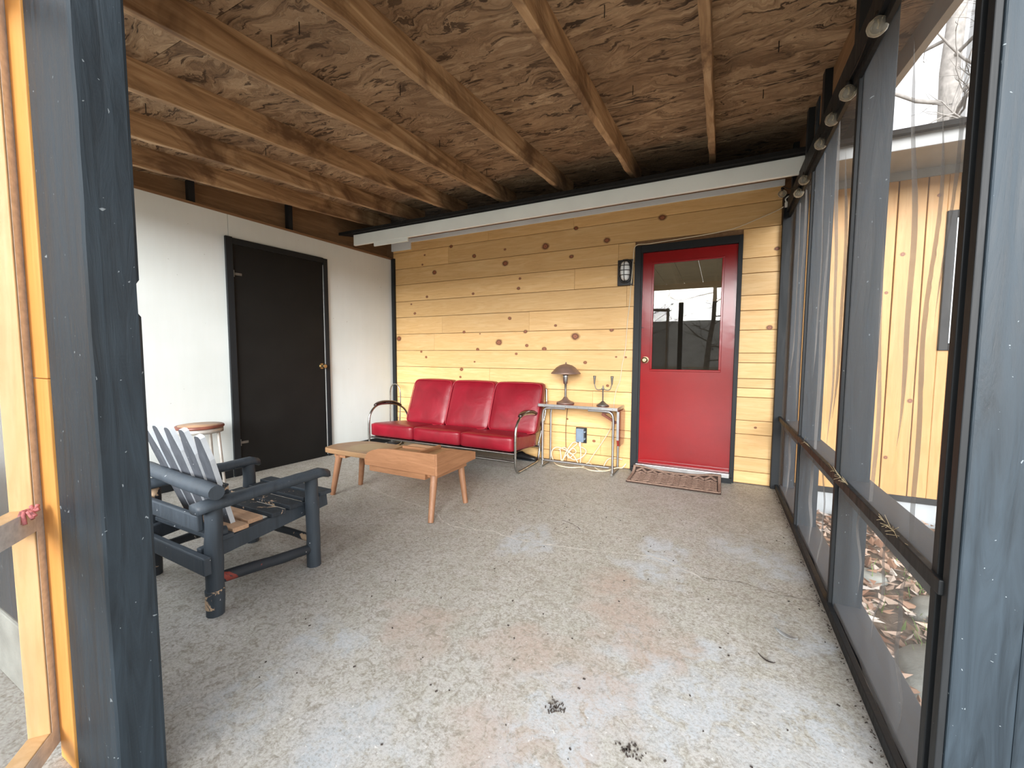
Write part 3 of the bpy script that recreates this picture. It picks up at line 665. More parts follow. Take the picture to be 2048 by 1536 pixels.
poly = [(1.21, 2.38), (4.4, 2.38), (4.4, DK + S * 4.4), (1.21, DK + S * 1.21)]
B().prism([(2.289, 2.40), (5.4, 2.40), (5.4, DK + S * 5.4), (2.289, DK + S * 2.289)], 'x', .49, .505).build('gable_board', M['brownbeam'], wall_right)
B().box(.587, 1.216, 0, .74, 1.25, DK + S * 1.25).build('casing', M['slate'], wall_right, bevel=.004)


def screen_panel(y0, y1, z0, z1, seed, pleats, sag=.012):
    r_ = random.Random(seed); nu, nv = 110, 60; vs = []; fs = []
    ph = [r_.uniform(0, 6.28) for _ in range(4)]
    for j in range(nv + 1):
        v_ = j / nv; z = z0 + (z1 - z0) * v_
        for i in range(nu + 1):
            u = i / nu; y = y0 + (y1 - y0) * u
            edge = math.sin(PI * u)
            x = XR + .0035 + sag * edge * (.5 * math.sin(9 * u + ph[0] + 2 * v_) + .35 * math.sin(23 * u + ph[1] - 3 * v_)) * .6
            yy = y
            for (pu, w, amp, lo, hi, slope) in pleats:
                k_ = max(0.0, 1 - abs((v_ - (lo + hi) / 2) / ((hi - lo) / 2)) ** 2) ** .7
                t = (u - pu - slope * (v_ - .5) - .035 * math.sin(6 * v_ + ph[2] + 9 * pu) - .012 * math.sin(17 * v_ + ph[3])) / w
                g = math.exp(-t * t)
                yy += -amp * k_ * t * g; x += .55 * amp * k_ * g
            vs.append((min(max(x, .468), .50), yy, z))
    for j in range(nv):
        for i in range(nu):
            a = j * (nu + 1) + i; fs.append((a, a + 1, a + nu + 2, a + nu + 1))
    return B().add(vs, fs, True).build('screen_panel', M['mesh'], wall_right)
ups = [(1.30, 2.2, .62, 2.29, 1, [(.22, .022, .045, -.3, .75, .05), (.10, .016, .030, .3, 1.2, -.03), (.40, .03, .05, .1, .9, .10), (.62, .03, .04, -.2, .6, .0)]),
       (2.29, 3.15, .62, 2.29, 2, [(.30, .03, .05, 0, 1.1, .12), (.52, .025, .045, -.2, .8, -.1), (.75, .03, .05, .2, 1.2, .08), (.15, .02, .04, .1, .9, .05)]),
       (3.24, 4.10, .62, 2.27, 3, [(.3, .03, .05, 0, 1.1, .05), (.6, .03, .05, .2, 1.1, -.05)])]
los = [(1.30, 2.2, .04, .595, 4, [(.22, .02, .035, 0, 1.2, .02), (.45, .022, .035, .2, 1.3, .05), (.70, .02, .03, .3, 1.2, 0)]),
       (2.29, 3.15, .04, .595, 5, [(.3, .03, .05, 0, 1.2, .05), (.6, .03, .05, 0, 1.2, 0)]), (3.24, 4.10, .04, .595, 6, [(.5, .03, .05, 0, 1.2, .04)])]
for a in ups + los: screen_panel(*a)

# front of the porch, left of the opening: built-up post, casing, and the screen door swung out
wall_front = struct('wall_front')
vs = []; fs = []; n = 60; r_ = random.Random(3)
def post_profile(z):
    w = .0025 * math.sin(z * 9) + .0012 * math.sin(z * 31); q = .001 * math.sin(z * 23)
    cut = .016 if 1.238 < z < 1.285 else (.006 if 1.225 < z < 1.30 else 0)
    return [(-1.456, .40), (-1.262 + w, .40), (-1.255 + w, .404), (-1.255 + q, .488), (-1.258 - cut * .3, .4945 - cut), (-1.30, .4945 - (cut if cut > .01 else 0) * .2), (-1.456, .494)]
for i in range(n * 4 + 1):
    z = 2.36 * i / (n * 4); pr = post_profile(z); m_ = len(pr)
    vs += [(x, y, z) for x, y in pr]
    if i:
        o_ = m_ * (i - 1)
        for a in range(m_): fs.append((o_ + a, o_ + (a + 1) % m_, o_ + m_ + (a + 1) % m_, o_ + m_ + a))
fs += [tuple(range(m_ - 1, -1, -1)), tuple(range(len(vs) - m_, len(vs)))]
B().add(vs, fs).build('post', M['slate'], wall_front)
B().box(-1.513, .402, 0, -1.460, .49, 2.36).build('casing', M['slate'], wall_front, bevel=.004)
B().box(-1.614, .398, 0, -1.518, .42, 1.065).build('pine_batten', M['pine_orange'], wall_front, bevel=.002)
B().box(-1.614, .3985, 1.0665, -1.518, .42, 2.36).build('pine_batten', M['pine_orange'], wall_front, bevel=.002)
B().box(-1.70, .42, 0, -1.46, .494, 2.36).build('jamb_stud', M['slate'], wall_front)
B().box(-4.05, .43, .24, -1.715, .47, .52).build('low_board', M['slate'], wall_front, bevel=.004)
B().box(-4.05, .425, 0, -1.715, .49, .235).build('curb_block', M['stone'], wall_front, bevel=.006)
B().box(-.80, -1.1, 0, -.71, -1.01, 2.25).build('post', M['black'], wall_front, bevel=.004)

door_3 = struct('door_3', (-1.620, .398, 0)); door_3['baseoff'] = 0
door_3.rotation_euler = (0, 0, math.atan2(-.643, .766))       # local x runs along the leaf, away from the hinge; local +y faces the porch opening
L3 = .95; Wf, Df = .034, .046
B().box(0, -Df, .04, Wf, 0, 2.05).build('stile', M['pine_raw'], door_3, bevel=.002)
B().box(L3 - Wf, -Df, .04, L3, 0, 2.05).build('stile', M['pine_raw'], door_3, bevel=.002)
for z0, z1 in ((.045, .097), (.665, .722), (1.985, 2.03)):
    B().box(Wf, -Df, z0, L3 - Wf, -.001, z1).build('rail', M['pine_raw'], door_3, bevel=.002)
B().box(0.001, .002, .045, L3, .0028, 2.045).build('screen_panel', M['mesh_new'], door_3)
for bx in ((0, .045, Wf, 2.045), (Wf, .045, L3, .099), (Wf, .663, L3, .724), (L3 - Wf, .118, L3, 2.04)):
    B().box(bx[0], .0032, bx[1], bx[2], .0036, bx[3]).build('screen_hem', M['hem'], door_3)

# ------------------------------------------------------------------ sofa
X0, X1, YF = -3.52, -1.69, 3.40
sofa = thing('sofa', 'red vinyl three-seat sofa with bent chrome tube frame against the pine wall', 'sofa', (-2.6, 3.75, 0))
def seat_fn(w):
    w.z -= .045 * max(0, (w.y - 3.42)) / .5; return w
for i in range(3):
    a = X0 + .012 + i * .603; c = a + .599
    B().cushion((a, YF, .215), (c, 3.98, .365), .03, (.006, .012, .012), 10, seat_fn).build('seat_cushion', M['vinyl'], sofa)
def back_fn(w):
    t = (w.z - .325); w.y += .19 * t / .5; return w
for i in range(3):
    a = -3.345 + i * .567; c = a + .562
    B().cushion((a, 3.795, .325), (c, 3.915, .835), .034, (.008, .022, .01), 10, back_fn).build('back_cushion', M['vinyl'], sofa)
    e = []
    for t in range(40):
        an = 2 * PI * t / 40; ex = math.copysign(abs(math.cos(an)) ** .22, math.cos(an)); ez = math.copysign(abs(math.sin(an)) ** .22, math.sin(an))
        z = .58 + ez * .252; e.append((a + .281 + ex * .279, 3.80 + .19 * (z - .325) / .5, z))
    B().tube(e, .005, 6, closed=True).build('piping', M['piping'], sofa)
def arm_path(x):
    p = [(x, 3.99, .20), (x, 3.985, .12), (x, 3.93, .022), (x, 3.80, .0135), (x, 3.55, .0135), (x, 3.46, .022), (x, 3.415, .08), (x, 3.405, .22), (x, 3.41, .40), (x, 3.45, .49), (x, 3.53, .545), (x, 3.64, .555), (x, 3.82, .535), (x, 3.97, .475), (x, 4.05, .38), (x, 4.08, .25), (x, 4.05, .10)]
    return smooth_path(p, 5)
for x in (X0 - .012, X1 + .012):
    B().tube(arm_path(x), .0125, 12).build('arm_frame', M['chrome'], sofa)
    pad = smooth_path([(x, 3.50, .552), (x, 3.56, .573), (x, 3.66, .580), (x, 3.80, .562), (x, 3.93, .513)], 5)
    pb = B(); 
    n = len(pad); vs = []; fs = []
    for i, p in enumerate(pad):
        w = .028 * (1 - .35 * abs(2 * i / (n - 1) - 1) ** 3)
        for q in ((-w, -.010), (w, -.010), (w, .004), (w * .6, .013), (-w * .6, .013), (-w, .004)): vs.append((p.x + q[0], p.y, p.z + q[1]))
        if i:
            o_ = 6 * (i - 1)
            for a in range(6): fs.append((o_ + a, o_ + (a + 1) % 6, o_ + 6 + (a + 1) % 6, o_ + 6 + a))
    fs += [(5, 4, 3, 2, 1, 0), tuple(range(6 * n - 6, 6 * n))]
    pb.add(vs, fs, True).build('armrest', M['armpad'], sofa)
B().tube([(X0 - .012, 3.42, .200), (X1 + .012, 3.42, .200)], .011, 10).build('seat_rail', M['chrome'], sofa)
B().tube([(X0 - .012, 3.99, .165), (X1 + .012, 3.99, .165)], .011, 10).build('seat_rail', M['chrome'], sofa)
B().tube([(X0 - .012, 3.416, .125), (X1 + .012, 3.416, .125)], .011, 10).build('stretcher', M['chrome'], sofa)
bf = smooth_path([(X0 + .2, 3.99, .17), (X0 + .2, 4.06, .5), (X0 + .2, 4.098, .70), (X0 + .26, 4.105, .79), (X0 + .5, 4.105, .80), (X1 - .4, 4.105, .80), (X1 - .01, 4.105, .79), (X1 + .042, 4.098, .70), (X1 + .042, 4.06, .5), (X1 - .01, 4.0, .17)], 6)
B().tube(bf, .011, 10).build('back_frame', M['chrome'], sofa)
for k_ in range(5):
    x = X0 + .25 + k_ * .36
    B().tube([(x, 3.42, .205), (x, 3.7, .185), (x, 3.99, .168)], .005, 6).build('seat_spring', M['iron'], sofa)
B().box(X0 + .02, 3.43, .203, X1 - .02, 3.97, .2045).build('seat_canvas', M['trimblack'], sofa)

# ------------------------------------------------------------------ cobbler's bench used as a coffee table
bench = thing('coffee_table', 'worn brown wooden bench table with raised tray end and splayed legs', 'table', (-2.2, 2.42, 0))
ol = smooth_path([(-2.30, 2.245), (-2.775, 2.242), (-2.845, 2.30), (-2.862, 2.38), (-2.835, 2.46), (-2.78, 2.545), (-2.69, 2.60), (-2.54, 2.607), (-2.30, 2.60)], 4)
poly = [(p.x, p.y) for p in ol]
B().prism(poly, 'z', .342, .382).build('seat_slab', M['bench_top'], bench, bevel=.006)
# dished hollow: a shallow worn ring laid into the slab
rg = B(); n = 28; vs = []; fs = []
for k_, (r0, z) in enumerate(((.135, .3822), (.128, .3834), (.10, .3830), (.05, .3826))):
    for j in range(n): vs.append((-2.52 + r0 * 1.08 * math.cos(2 * PI * j / n), 2.41 + r0 * math.sin(2 * PI * j / n), z))
    if k_:
        for j in range(n): fs.append(((k_ - 1) * n + j, (k_ - 1) * n + (j + 1) % n, k_ * n + (j + 1) % n, k_ * n + j))
fs.append(tuple(range(3 * n, 4 * n)))
rg.add(vs, fs, True).build('seat_hollow', M['bench_top'], bench)
fp = [(-2.357, .306), (-2.362, .35), (-2.334, .397), (-2.29, .422), (-2.22, .441), (-2.12, .451), (-1.95, .453), (-1.705, .456), (-1.705, .306)]
B().prism(fp, 'y', 2.222, 2.242).build('tray_front', M['bench_x'], bench, bevel=.003)
sp_ = [(2.222, .306), (2.222, .458), (2.27, .464), (2.33, .463), (2.43, .447), (2.55, .421), (2.66, .393), (2.72, .374), (2.72, .318)]
B().prism(sp_, 'x', -1.705, -1.687).build('tray_side', M['bench_y'], bench, bevel=.003)
B().box(-2.30, 2.702, .318, -1.706, 2.718, .374).build('tray_back', M['bench_x'], bench, bevel=.002)
B().box(-2.30, 2.243, .318, -1.706, 2.702, .372).build('tray_bottom', M['bench_top'], bench)
B().box(-2.03, 2.243, .372, -2.005, 2.70, .398).build('divider', M['bench_y'], bench, bevel=.002)
B().box(-2.29, 2.56, .372, -2.03, 2.585, .392).build('divider', M['bench_x'], bench, bevel=.002)
B().box(-2.28, 2.60, .374, -2.06, 2.68, .386).build('loose_slat', M['newwood'], bench, bevel=.002)
B().box(-2.325, 2.236, .262, -1.80, 2.62, .304).build('drawer', M['bench_x'], bench, bevel=.003)
B().box(-2.74, 2.27, .312, -2.62, 2.57, .342).build('leg_cleat', M['bench_y'], bench, bevel=.003)
B().box(-1.80, 2.26, .276, -1.72, 2.64, .318).build('leg_cleat', M['bench_y'], bench, bevel=.003)
for (tx, ty, tz), (fx, fy) in (((-2.70, 2.285, .33), (-2.762, 2.262)), ((-2.70, 2.53, .33), (-2.762, 2.552)), ((-1.75, 2.275, .30), (-1.703, 2.170)), ((-1.75, 2.60, .30), (-1.705, 2.600))):
    B().tube([(fx, fy, 0.0), (tx, ty, tz)], .024, 8, radii=[.0195, .027]).build('leg', M['bench_z'], bench)

# ------------------------------------------------------------------ rustic armchair (back to the camera)
ch = thing('armchair', 'slate-painted rustic log armchair with slatted back and peeling seat', 'chair', (-2.2, 1.2, 0))
def log(p0, p1, r0, r1=None, seed=0, n=12, m=7):
    r_ = random.Random(seed); p0, p1 = Vector(p0), Vector(p1); pts = []; rad = []
    for i in range(m):
        t = i / (m - 1); p = p0.lerp(p1, t)
        if 0 < i < m - 1: p += Vector((r_.uniform(-1, 1), r_.uniform(-1, 1), r_.uniform(-1, 1))) * .0028
        pts.append(p); rad.append((r0 + ((r1 or r0) - r0) * t) * r_.uniform(.95, 1.05))
    return B().tube(pts, r0, n, radii=rad)
xr, xl = -1.925, -2.50
log((xr, .957, 0), (xr, .965, .475), .036, .035, 1).build('leg', M['chairpaint'], ch)
log((xr + .012, 1.437, 0), (xr, 1.443, .470), .034, .034, 2).build('leg', M['chairpaint'], ch)
log((xl - .06, 1.00, 0), (xl - .03, 1.00, .475), .035, .034, 3).build('leg', M['chairworn'], ch)
log((xl + .01, 1.46, 0), (xl, 1.455, .475), .035, .034, 4).build('leg', M['chairpaint'], ch)
wr = log((xr, .957, .035), (xr, .958, .115), .0366, .0366, 9, m=4); wr.build('worn_patch', M['legworn'], ch)
def armrail(x, y0, y1, z0, z1, seed):
    r_ = random.Random(seed); vs = []; fs = []; n = 16
    for i in range(n + 1):
        t = i / n; y = y0 + (y1 - y0) * t; z = z0 + (z1 - z0) * t; w = .043 * (1 + .06 * math.sin(7 * t + seed)) * (1 if i not in (0, n) else .9); e = r_.uniform(-.002, .002)
        dz = -.012 if i == n else 0
        for q in ((-w, -.018), (-w * .5, -.026), (w * .5, -.026), (w, -.016), (w * .92, .010), (w * .4, .020), (-w * .4, .020), (-w * .92, .010)): vs.append((x + q[0] + e, y, z + q[1] + e + dz))
        if i:
            o_ = 8 * (i - 1)
            for a in range(8): fs.append((o_ + a, o_ + (a + 1) % 8, o_ + 8 + (a + 1) % 8, o_ + 8 + a))
    fs += [tuple(range(7, -1, -1)), tuple(range(8 * n, 8 * n + 8))]
    return B().add(vs, fs, True).build('armrest', M['chairpaint'], ch)
armrail(xr, .895, 1.535, .488, .495, 1); armrail(xl, .93, 1.51, .490, .495, 5)
log((xl - .10, 1.015, .548), (xr + .055, .955, .548), .034, .033, 7).build('back_rail', M['chairpaint'], ch)
B().bar((xl - .06, .965, .392), (xr - .02, .925, .412), .026, .072).build('back_board', M['chairpaint'], ch, bevel=.006)
B().bar((xl - .10, .945, .225), (xr + .062, .905, .250), .03, .075).build('back_board', M['chairpaint'], ch, bevel=.006)
B().bar((xr - .052, .93, .258), (xr - .052, 1.57, .315), .032, .072).build('seat_rail', M['chairpaint'], ch, bevel=.005)
B().bar((xl + .052, .93, .258), (xl + .052, 1.57, .315), .032, .072).build('seat_rail', M['chairworn'], ch, bevel=.005)
log((xr - .005, .985, .150), (xr + .005, 1.42, .095), .026, .025, 11).build('stretcher', M['chairred'], ch)
log((xl - .03, .99, .150), (xl, 1.45, .140), .022, .022, 12).build('stretcher', M['chairworn'], ch)
log((xl, 1.47, .13), (xr, 1.455, .13), .02, .02, 13).build('stretcher', M['chairworn'], ch)
# back slats: leaning planks with clipped tips, edges coloured pale as if lit from the side
for k_, (sx, bx0) in enumerate(((-2.435, -2.40), (-2.345, -2.325), (-2.238, -2.245), (-2.112, -2.165), (-1.985, -2.085))):
    top = Vector((sx, .955, .800 - (.018 if k_ in (0, 4) else 0))); bot = Vector((bx0, 1.135, .235))
    ax = (top - bot).normalized(); side = Vector((1, .06, 0)).normalized(); nrm_ = side.cross(ax).normalized(); side = ax.cross(nrm_).normalized()
    L_ = (top - bot).length; w = .035; th = .011
    out2 = [(-.029, 0), (.029, 0), (w, L_ * .80), (w * .55, L_ * .985), (w * .3, L_), (-w * .3, L_), (-w * .55, L_ * .985), (-w, L_ * .80)]
    pv = [bot + side * a + ax * c + nrm_ * th for a, c in out2] + [bot + side * a + ax * c - nrm_ * th for a, c in out2]; m_ = len(out2)
    bb = B(); bb.add(pv, [tuple(range(m_ - 1, -1, -1)), tuple(range(m_, 2 * m_))], mi=0)
    bb.add(pv, [(i, (i + 1) % m_, m_ + (i + 1) % m_, m_ + i) for i in range(m_)], mi=1)
    bb.build('back_slat', None, ch, mats=[M['slatpaint'], M['slatlitedge']])
B().bar((xl - .02, 1.06, .515), (xr - .06, 1.055, .515), .02, .05).build('slat_batten', M['chairworn'], ch)
# seat slats across the rails
for k_, (y, mt) in enumerate(((1.02, 'chairpaint'), (1.10, 'newwood'), (1.18, 'newwood'), (1.27, 'chairworn'), (1.365, 'chairworn'), (1.46, 'chairworn'), (1.545, 'chairpaint'))):
    z = .258 + (y - .93) / .64 * .057 + .036 + .012
    xe = xr - .015 if mt != 'newwood' else xr - .04 - .02 * (k_ == 2)
    if 1.40 < y < 1.50: xe = xr - .042
    B().bar((xl + .02 + .03 * (1.4 < y < 1.5), y, z), (xe, y, z), .074, .022).build('seat_slat', M[mt], ch, bevel=.004)
log((xr - .06, 1.005, .33), (xr - .055, 1.045, .325), .03, .028, 15, m=3).build('knob_end', M['chairpaint'], ch)

# ------------------------------------------------------------------ stool by the left wall
st = thing('stool', 'round stool with worn wooden seat and pale metal legs behind armchair', 'stool', (-3.785, 1.83, 0))
c = (-3.785, 1.83, 0)
B().lathe([(.0, .528), (.160, .528), (.168, .535), (.168, .546), (.160, .553), (.135, .5535)], c, 36).build('seat_rim', M['stoolrim'], st)
B().lathe([(.001, .553), (.145, .553), (.143, .5555), (.001, .556)], c, 36).build('seat_top', M['stoolseat'], st)
B().lathe([(.156, .492), (.160, .492), (.160, .528), (.156, .528)], c, 36).build('apron', M['stoolmetal'], st)
for a in (35, 125, 215, 305):
    a = math.radians(a); B().tube([(c[0] + .135 * math.cos(a), c[1] + .135 * math.sin(a), .525), (c[0] + .172 * math.cos(a), c[1] + .172 * math.sin(a), 0)], .012, 10, radii=[.013, .011]).build('leg', M['stoolmetal'], st)
B().tube([(c[0] + .160 * math.cos(2 * PI * i / 32), c[1] + .160 * math.sin(2 * PI * i / 32), .17) for i in range(32)], .007, 8, closed=True).build('foot_ring', M['stoolmetal'], st)

# ------------------------------------------------------------------ drop-leaf side table
tb = thing('side_table', 'drop-leaf side table with red laminate top and chrome tube legs', 'table', (-1.22, 3.95, 0))
ya, yb = 3.80, 4.095
B().box(-1.612, ya + .012, .622, -.832, yb - .004, .6475).build('tabletop', M['laminate'], tb)
e = B(); e.box(-1.620, ya, .618, -.824, ya + .012, .648); e.box(-1.620, yb - .004, .618, -.824, yb + .004, .648); e.box(-1.622, ya, .618, -1.612, yb, .648); e.box(-.834, ya + .012, .618, -.824, yb - .004, .648)
e.build('edge_band', M['steel'], tb, bevel=.003)
for x in (-1.55, -1.44, -1.33, -1.21, -1.10, -.98, -.87): B().tube([(x, ya - .002, .633), (x, ya + .002, .633)], .0035, 8).build('rivet', M['iron'], tb)
for y in (3.835, 4.06):
    B().tube(smooth_path([(-1.34, y, .606), (-1.50, y, .606), (-1.555, y, .595), (-1.578, y, .545), (-1.580, y, .40), (-1.580, y, .11), (-1.570, y - .0, .075), (-1.53, y, .072), (-1.2, y, .072), (-.90, y, .072)] if y < 3.9 else [(-1.34, y, .606), (-1.50, y, .606), (-1.555, y, .595), (-1.578, y, .545), (-1.580, y, .40), (-1.580, y, .06), (-1.580, y, .02)], 5), .0115, 10).build('leg_frame', M['steel'], tb)
    B().tube(smooth_path([(-1.11, y, .606), (-.95, y, .606), (-.895, y, .595), (-.870, y, .545), (-.868, y, .40), (-.868, y, .06), (-.868, y, .02)], 5), .0115, 10).build('leg_frame', M['steel'], tb)
for x in (-1.580, -.868):
    B().tube([(x, ya + .005, .014), (x, ya + .03, .013), (x, yb - .03, .013), (x, yb - .01, .014)], .012, 10).build('runner', M['iron'], tb)
    B().tube([(x, 3.835, .012), (x, 3.835, .075)], .011, 10).build('foot_joint', M['steel'], tb)
    B().tube([(x, 4.06, .012), (x, 4.06, .075)], .011, 10).build('foot_joint', M['steel'], tb)
poly = [(3.825, .612), (4.08, .612), (4.08, .335), (4.05, .285), (4.02, .275), (3.885, .275), (3.85, .285), (3.825, .335)]
B().prism(poly, 'x', -.832, -.812).build('drop_leaf', M['laminate'], tb, bevel=.002)
B().bar((-.822, 3.822, .345), (-.822, 3.822, .612), .022, .008, (0, 1, 0)).build('leaf_band', M['steel'], tb)
B().bar((-.845, 3.86, .50), (-.985, 3.88, .575), .018, .022).build('leaf_bracket', M['stoolrim'], tb)
B().bar((-.985, 3.88, .575), (-.90, 3.88, .61), .018, .022).build('leaf_bracket', M['stoolrim'], tb)

lp = thing('table_lamp', 'brown metal table lamp with dome shade on the side table', 'lamp', (-1.378, 3.94, .648))
c = (-1.378, 3.94, .648)
B().lathe([(.0, 0), (.088, 0), (.090, .008), (.082, .016), (.058, .024), (.034, .040), (.020, .062), (.014, .068)], c, 32).build('base', M['bronze'], lp)
B().lathe([(.011, .066), (.0125, .08), (.0115, .14), (.0125, .196), (.016, .20)], c, 16).build('stem', M['iron'], lp)
B().lathe([(.016, .198), (.024, .206), (.031, .27), (.033, .285), (.024, .295)], c, 24).build('socket', M['steel'], lp)
B().lathe([(.148, .300), (.150, .306), (.128, .328), (.098, .362), (.062, .386), (.018, .398), (.004, .400)], c, 40).build('lamp_shade', M['bronze'], lp)
B().lathe([(.004, .398), (.009, .404), (.004, .416), (.001, .42)], c, 12).build('finial', M['bronze'], lp)
B().tube(smooth_path([(-1.40, 4.02, .651), (-1.41, 4.104, .652), (-1.415, 4.117, .60), (-1.428, 4.11, .40), (-1.425, 4.105, .22), (-1.41, 4.09, .02)], 6), .0035, 6).build('lamp_cord', M['cordbrown'], lp)

cd = thing('candle_holder', 'grey twisted-iron candle holder with two cups right of the lamp', 'candlestick', (-.995, 3.93, .648))
cx_, cyy, cz = -.995, 3.93, .648
B().lathe([(.0, 0), (.062, 0), (.062, .006), (.034, .024), (.010, .046), (.006, .05)], (cx_, cyy, cz), 6).build('base', M['iron'], cd)
sb_ = B()
for s_ in (0, PI):
    sb_.tube([(cx_ + .004 * math.cos(s_ + t * .9), cyy + .004 * math.sin(s_ + t * .9), cz + .045 + t * .0042) for t in range(27)], .004, 6)
sb_.build('stem', M['iron'], cd)
B().lathe([(.006, .150), (.013, .160), (.009, .176), (.002, .200)], (cx_, cyy, cz), 8).build('finial', M['iron'], cd)
for s_ in (-1, 1):
    B().tube(smooth_path([(cx_, cyy, cz + .168), (cx_ + s_ * .018, cyy, cz + .158), (cx_ + s_ * .048, cyy, cz + .152), (cx_ + s_ * .070, cyy, cz + .165), (cx_ + s_ * .080, cyy, cz + .195), (cx_ + s_ * .084, cyy, cz + .21)], 5), .0045, 8).build('arm', M['iron'], cd)
    B().lathe([(.006, .205), (.008, .22), (.013, .272), (.015, .288), (.011, .288), (.006, .24)], (cx_ + s_ * .085, cyy, cz), 12).build('candle_cup', M['iron'], cd)

# ------------------------------------------------------------------ outlet, cords, wall lamp
ot = thing('wall_outlet', 'grey weatherproof outlet box on the pine wall under side table', 'outlet', (-1.262, D, .30))
B().box(-1.320, D - .012, .222, -1.204, D - .004, .384).build('back_plate', M['plastic_black'], ot, bevel=.002)
B().box(-1.308, D - .060, .236, -1.226, D - .012, .376).build('cover', M['greybox'], ot, bevel=.008)
B().box(-1.297, D - .066, .256, -1.238, D - .060, .356).build('cover_panel', M['greybox'], ot, bevel=.003)
for z0, z1 in ((.335, .352), (.262, .28)): B().box(-1.226, D - .05, z0, -1.212, D - .012, z1).build('cover_hinge', M['greybox'], ot, bevel=.002)
ec = thing('extension_cord', 'tangle of cream extension cord on the floor below the outlet', 'cord', (-1.3, 4.05, 0))
loops = [[(-1.262, 4.085, .236), (-1.255, 4.075, .17), (-1.245, 4.06, .10), (-1.248, 4.05, .012)], 
         [(-1.525, 4.02, .010), (-1.558, 4.03, .085), (-1.55, 4.05, .135), (-1.503, 4.06, .163), (-1.407, 4.05, .144), (-1.32, 4.04, .10), (-1.255, 4.03, .012)],
         [(-1.477, 4.07, .145), (-1.458, 4.05, .08), (-1.44, 4.03, .012), (-1.398, 4.05, .128), (-1.34, 4.08, .222), (-1.298, 4.09, .213), (-1.39, 4.07, .121), (-1.372, 4.06, .06), (-1.32, 4.08, .112)],
         [(-1.272, 4.09, .191), (-1.205, 4.08, .166), (-1.196, 4.06, .13), (-1.245, 4.05, .078), (-1.32, 4.04, .055), (-1.389, 4.06, .104), (-1.36, 4.09, .16)],
         [(-1.50, 4.09, .13), (-1.43, 4.09, .16), (-1.36, 4.08, .10), (-1.30, 4.07, .13), (-1.33, 4.05, .17), (-1.40, 4.05, .09), (-1.46, 4.04, .010)],
         [(-1.248, 4.05, .012), (-1.2, 4.0, .008), (-1.15, 4.02, .045), (-1.04, 3.96, .008), (-.96, 3.95, .008), (-.868, 4.01, .033), (-.82, 4.05, .03), (-.79, 4.07, .07)],
         [(-1.53, 4.02, .010), (-1.45, 3.93, .008), (-1.32, 3.90, .008), (-1.2, 3.96, .008), (-1.10, 3.90, .008), (-1.0, 3.91, .008), (-.92, 3.98, .008)],
         [(-1.009, 4.05, .008), (-.978, 4.09, .08), (-.916, 4.10, .106), (-.831, 4.10, .10)]]
ecm = B()
for l_ in loops: ecm.tube(smooth_path(l_, 6), .0055, 7)
ecm.build('cable', M['cordwhite'], ec)
B().box(-1.272, D - .062, .196, -1.250, D - .034, .240).build('plug', M['cordwhite'], ec, bevel=.004)
wc = thing('power_cord', 'cream cord running over door head and down pine wall to side table', 'cord', (-.76, D, 2.18))
pth = [(.452, 4.065, 2.372), (.40, 4.112, 2.345), (.25, 4.115, 2.29), (.068, 4.1, 2.229), (-.15, 4.098, 2.205), (-.369, 4.1, 2.194), (-.622, 4.098, 2.181), (-.752, 4.10, 2.176), (-.772, 4.11, 2.05), (-.772, 4.085, 1.95), (-.788, 4.11, 1.803), (-.80, 4.118, 1.62), (-.814, 4.118, 1.479), (-.822, 4.118, 1.32), (-.831, 4.118, 1.188), (-.858, 4.118, 1.03), (-.873, 4.118, .892), (-.908, 4.115, .79), (-.925, 4.112, .69), (-.945, 4.108, .46), (-.968, 4.10, .373), (-1.044, 4.09, .239), (-1.154, 4.07, .06), (-1.17, 4.06, .006)]
B().tube(smooth_path(pth, 4), .0042, 7).build('cable', M['cordwhite'], wc)

wl = thing('wall_lamp', 'black caged bulkhead wall lamp with white oval globe beside the red door', 'lamp', (-.845, D, 1.936))
B().box(-.918, D - .028, 1.812, -.772, D - .004, 2.058).build('back_plate', M['plastic_black'], wl, bevel=.004)
gc = (-.843, 1.947)
def oval(a, rx, rz): 
    k_ = .62; return (gc[0] + rx * math.copysign(abs(math.cos(a)) ** k_, math.cos(a)), gc[1] + rz * math.copysign(abs(math.sin(a)) ** .8, math.sin(a)))
gb = B(); vs = []; fs = []; n = 28
for k_, (s_, y) in enumerate(((1.0, D - .028), (1.0, D - .050), (.90, D - .072), (.65, D - .085), (.30, D - .090))):
    for j in range(n):
        px, pz = oval(2 * PI * j / n, .043 * s_, .090 * (1 - (1 - s_) * .75)); vs.append((px, y, pz))
    if k_:
        for j in range(n): fs.append(((k_ - 1) * n + j, (k_ - 1) * n + (j + 1) % n, k_ * n + (j + 1) % n, k_ * n + j))
fs.append(tuple(range(4 * n, 5 * n)))
gb.add(vs, fs, True).build('globe', M['globe'], wl)
B().tube([(p[0], D - .034, p[1]) for p in [oval(2 * PI * j / 36, .055, .105) for j in range(36)]], .010, 8, closed=True).build('rim', M['plastic_black'], wl)
cg = B()
cg.tube(smooth_path([(gc[0], D - .035, gc[1] + .105), (gc[0], D - .075, gc[1] + .085), (gc[0], D - .097, gc[1] + .04), (gc[0], D - .097, gc[1] - .04), (gc[0], D - .075, gc[1] - .085), (gc[0], D - .035, gc[1] - .105)], 5), .0035, 6)
for z in (-.045, .0, .045):
    cg.tube(smooth_path([(gc[0] - .054, D - .035, gc[1] + z), (gc[0] - .048, D - .075, gc[1] + z), (gc[0] - .02, D - .096, gc[1] + z), (gc[0] + .02, D - .096, gc[1] + z), (gc[0] + .048, D - .075, gc[1] + z), (gc[0] + .054, D - .035, gc[1] + z)], 5), .0035, 6)
cg.build('cage', M['plastic_black'], wl)

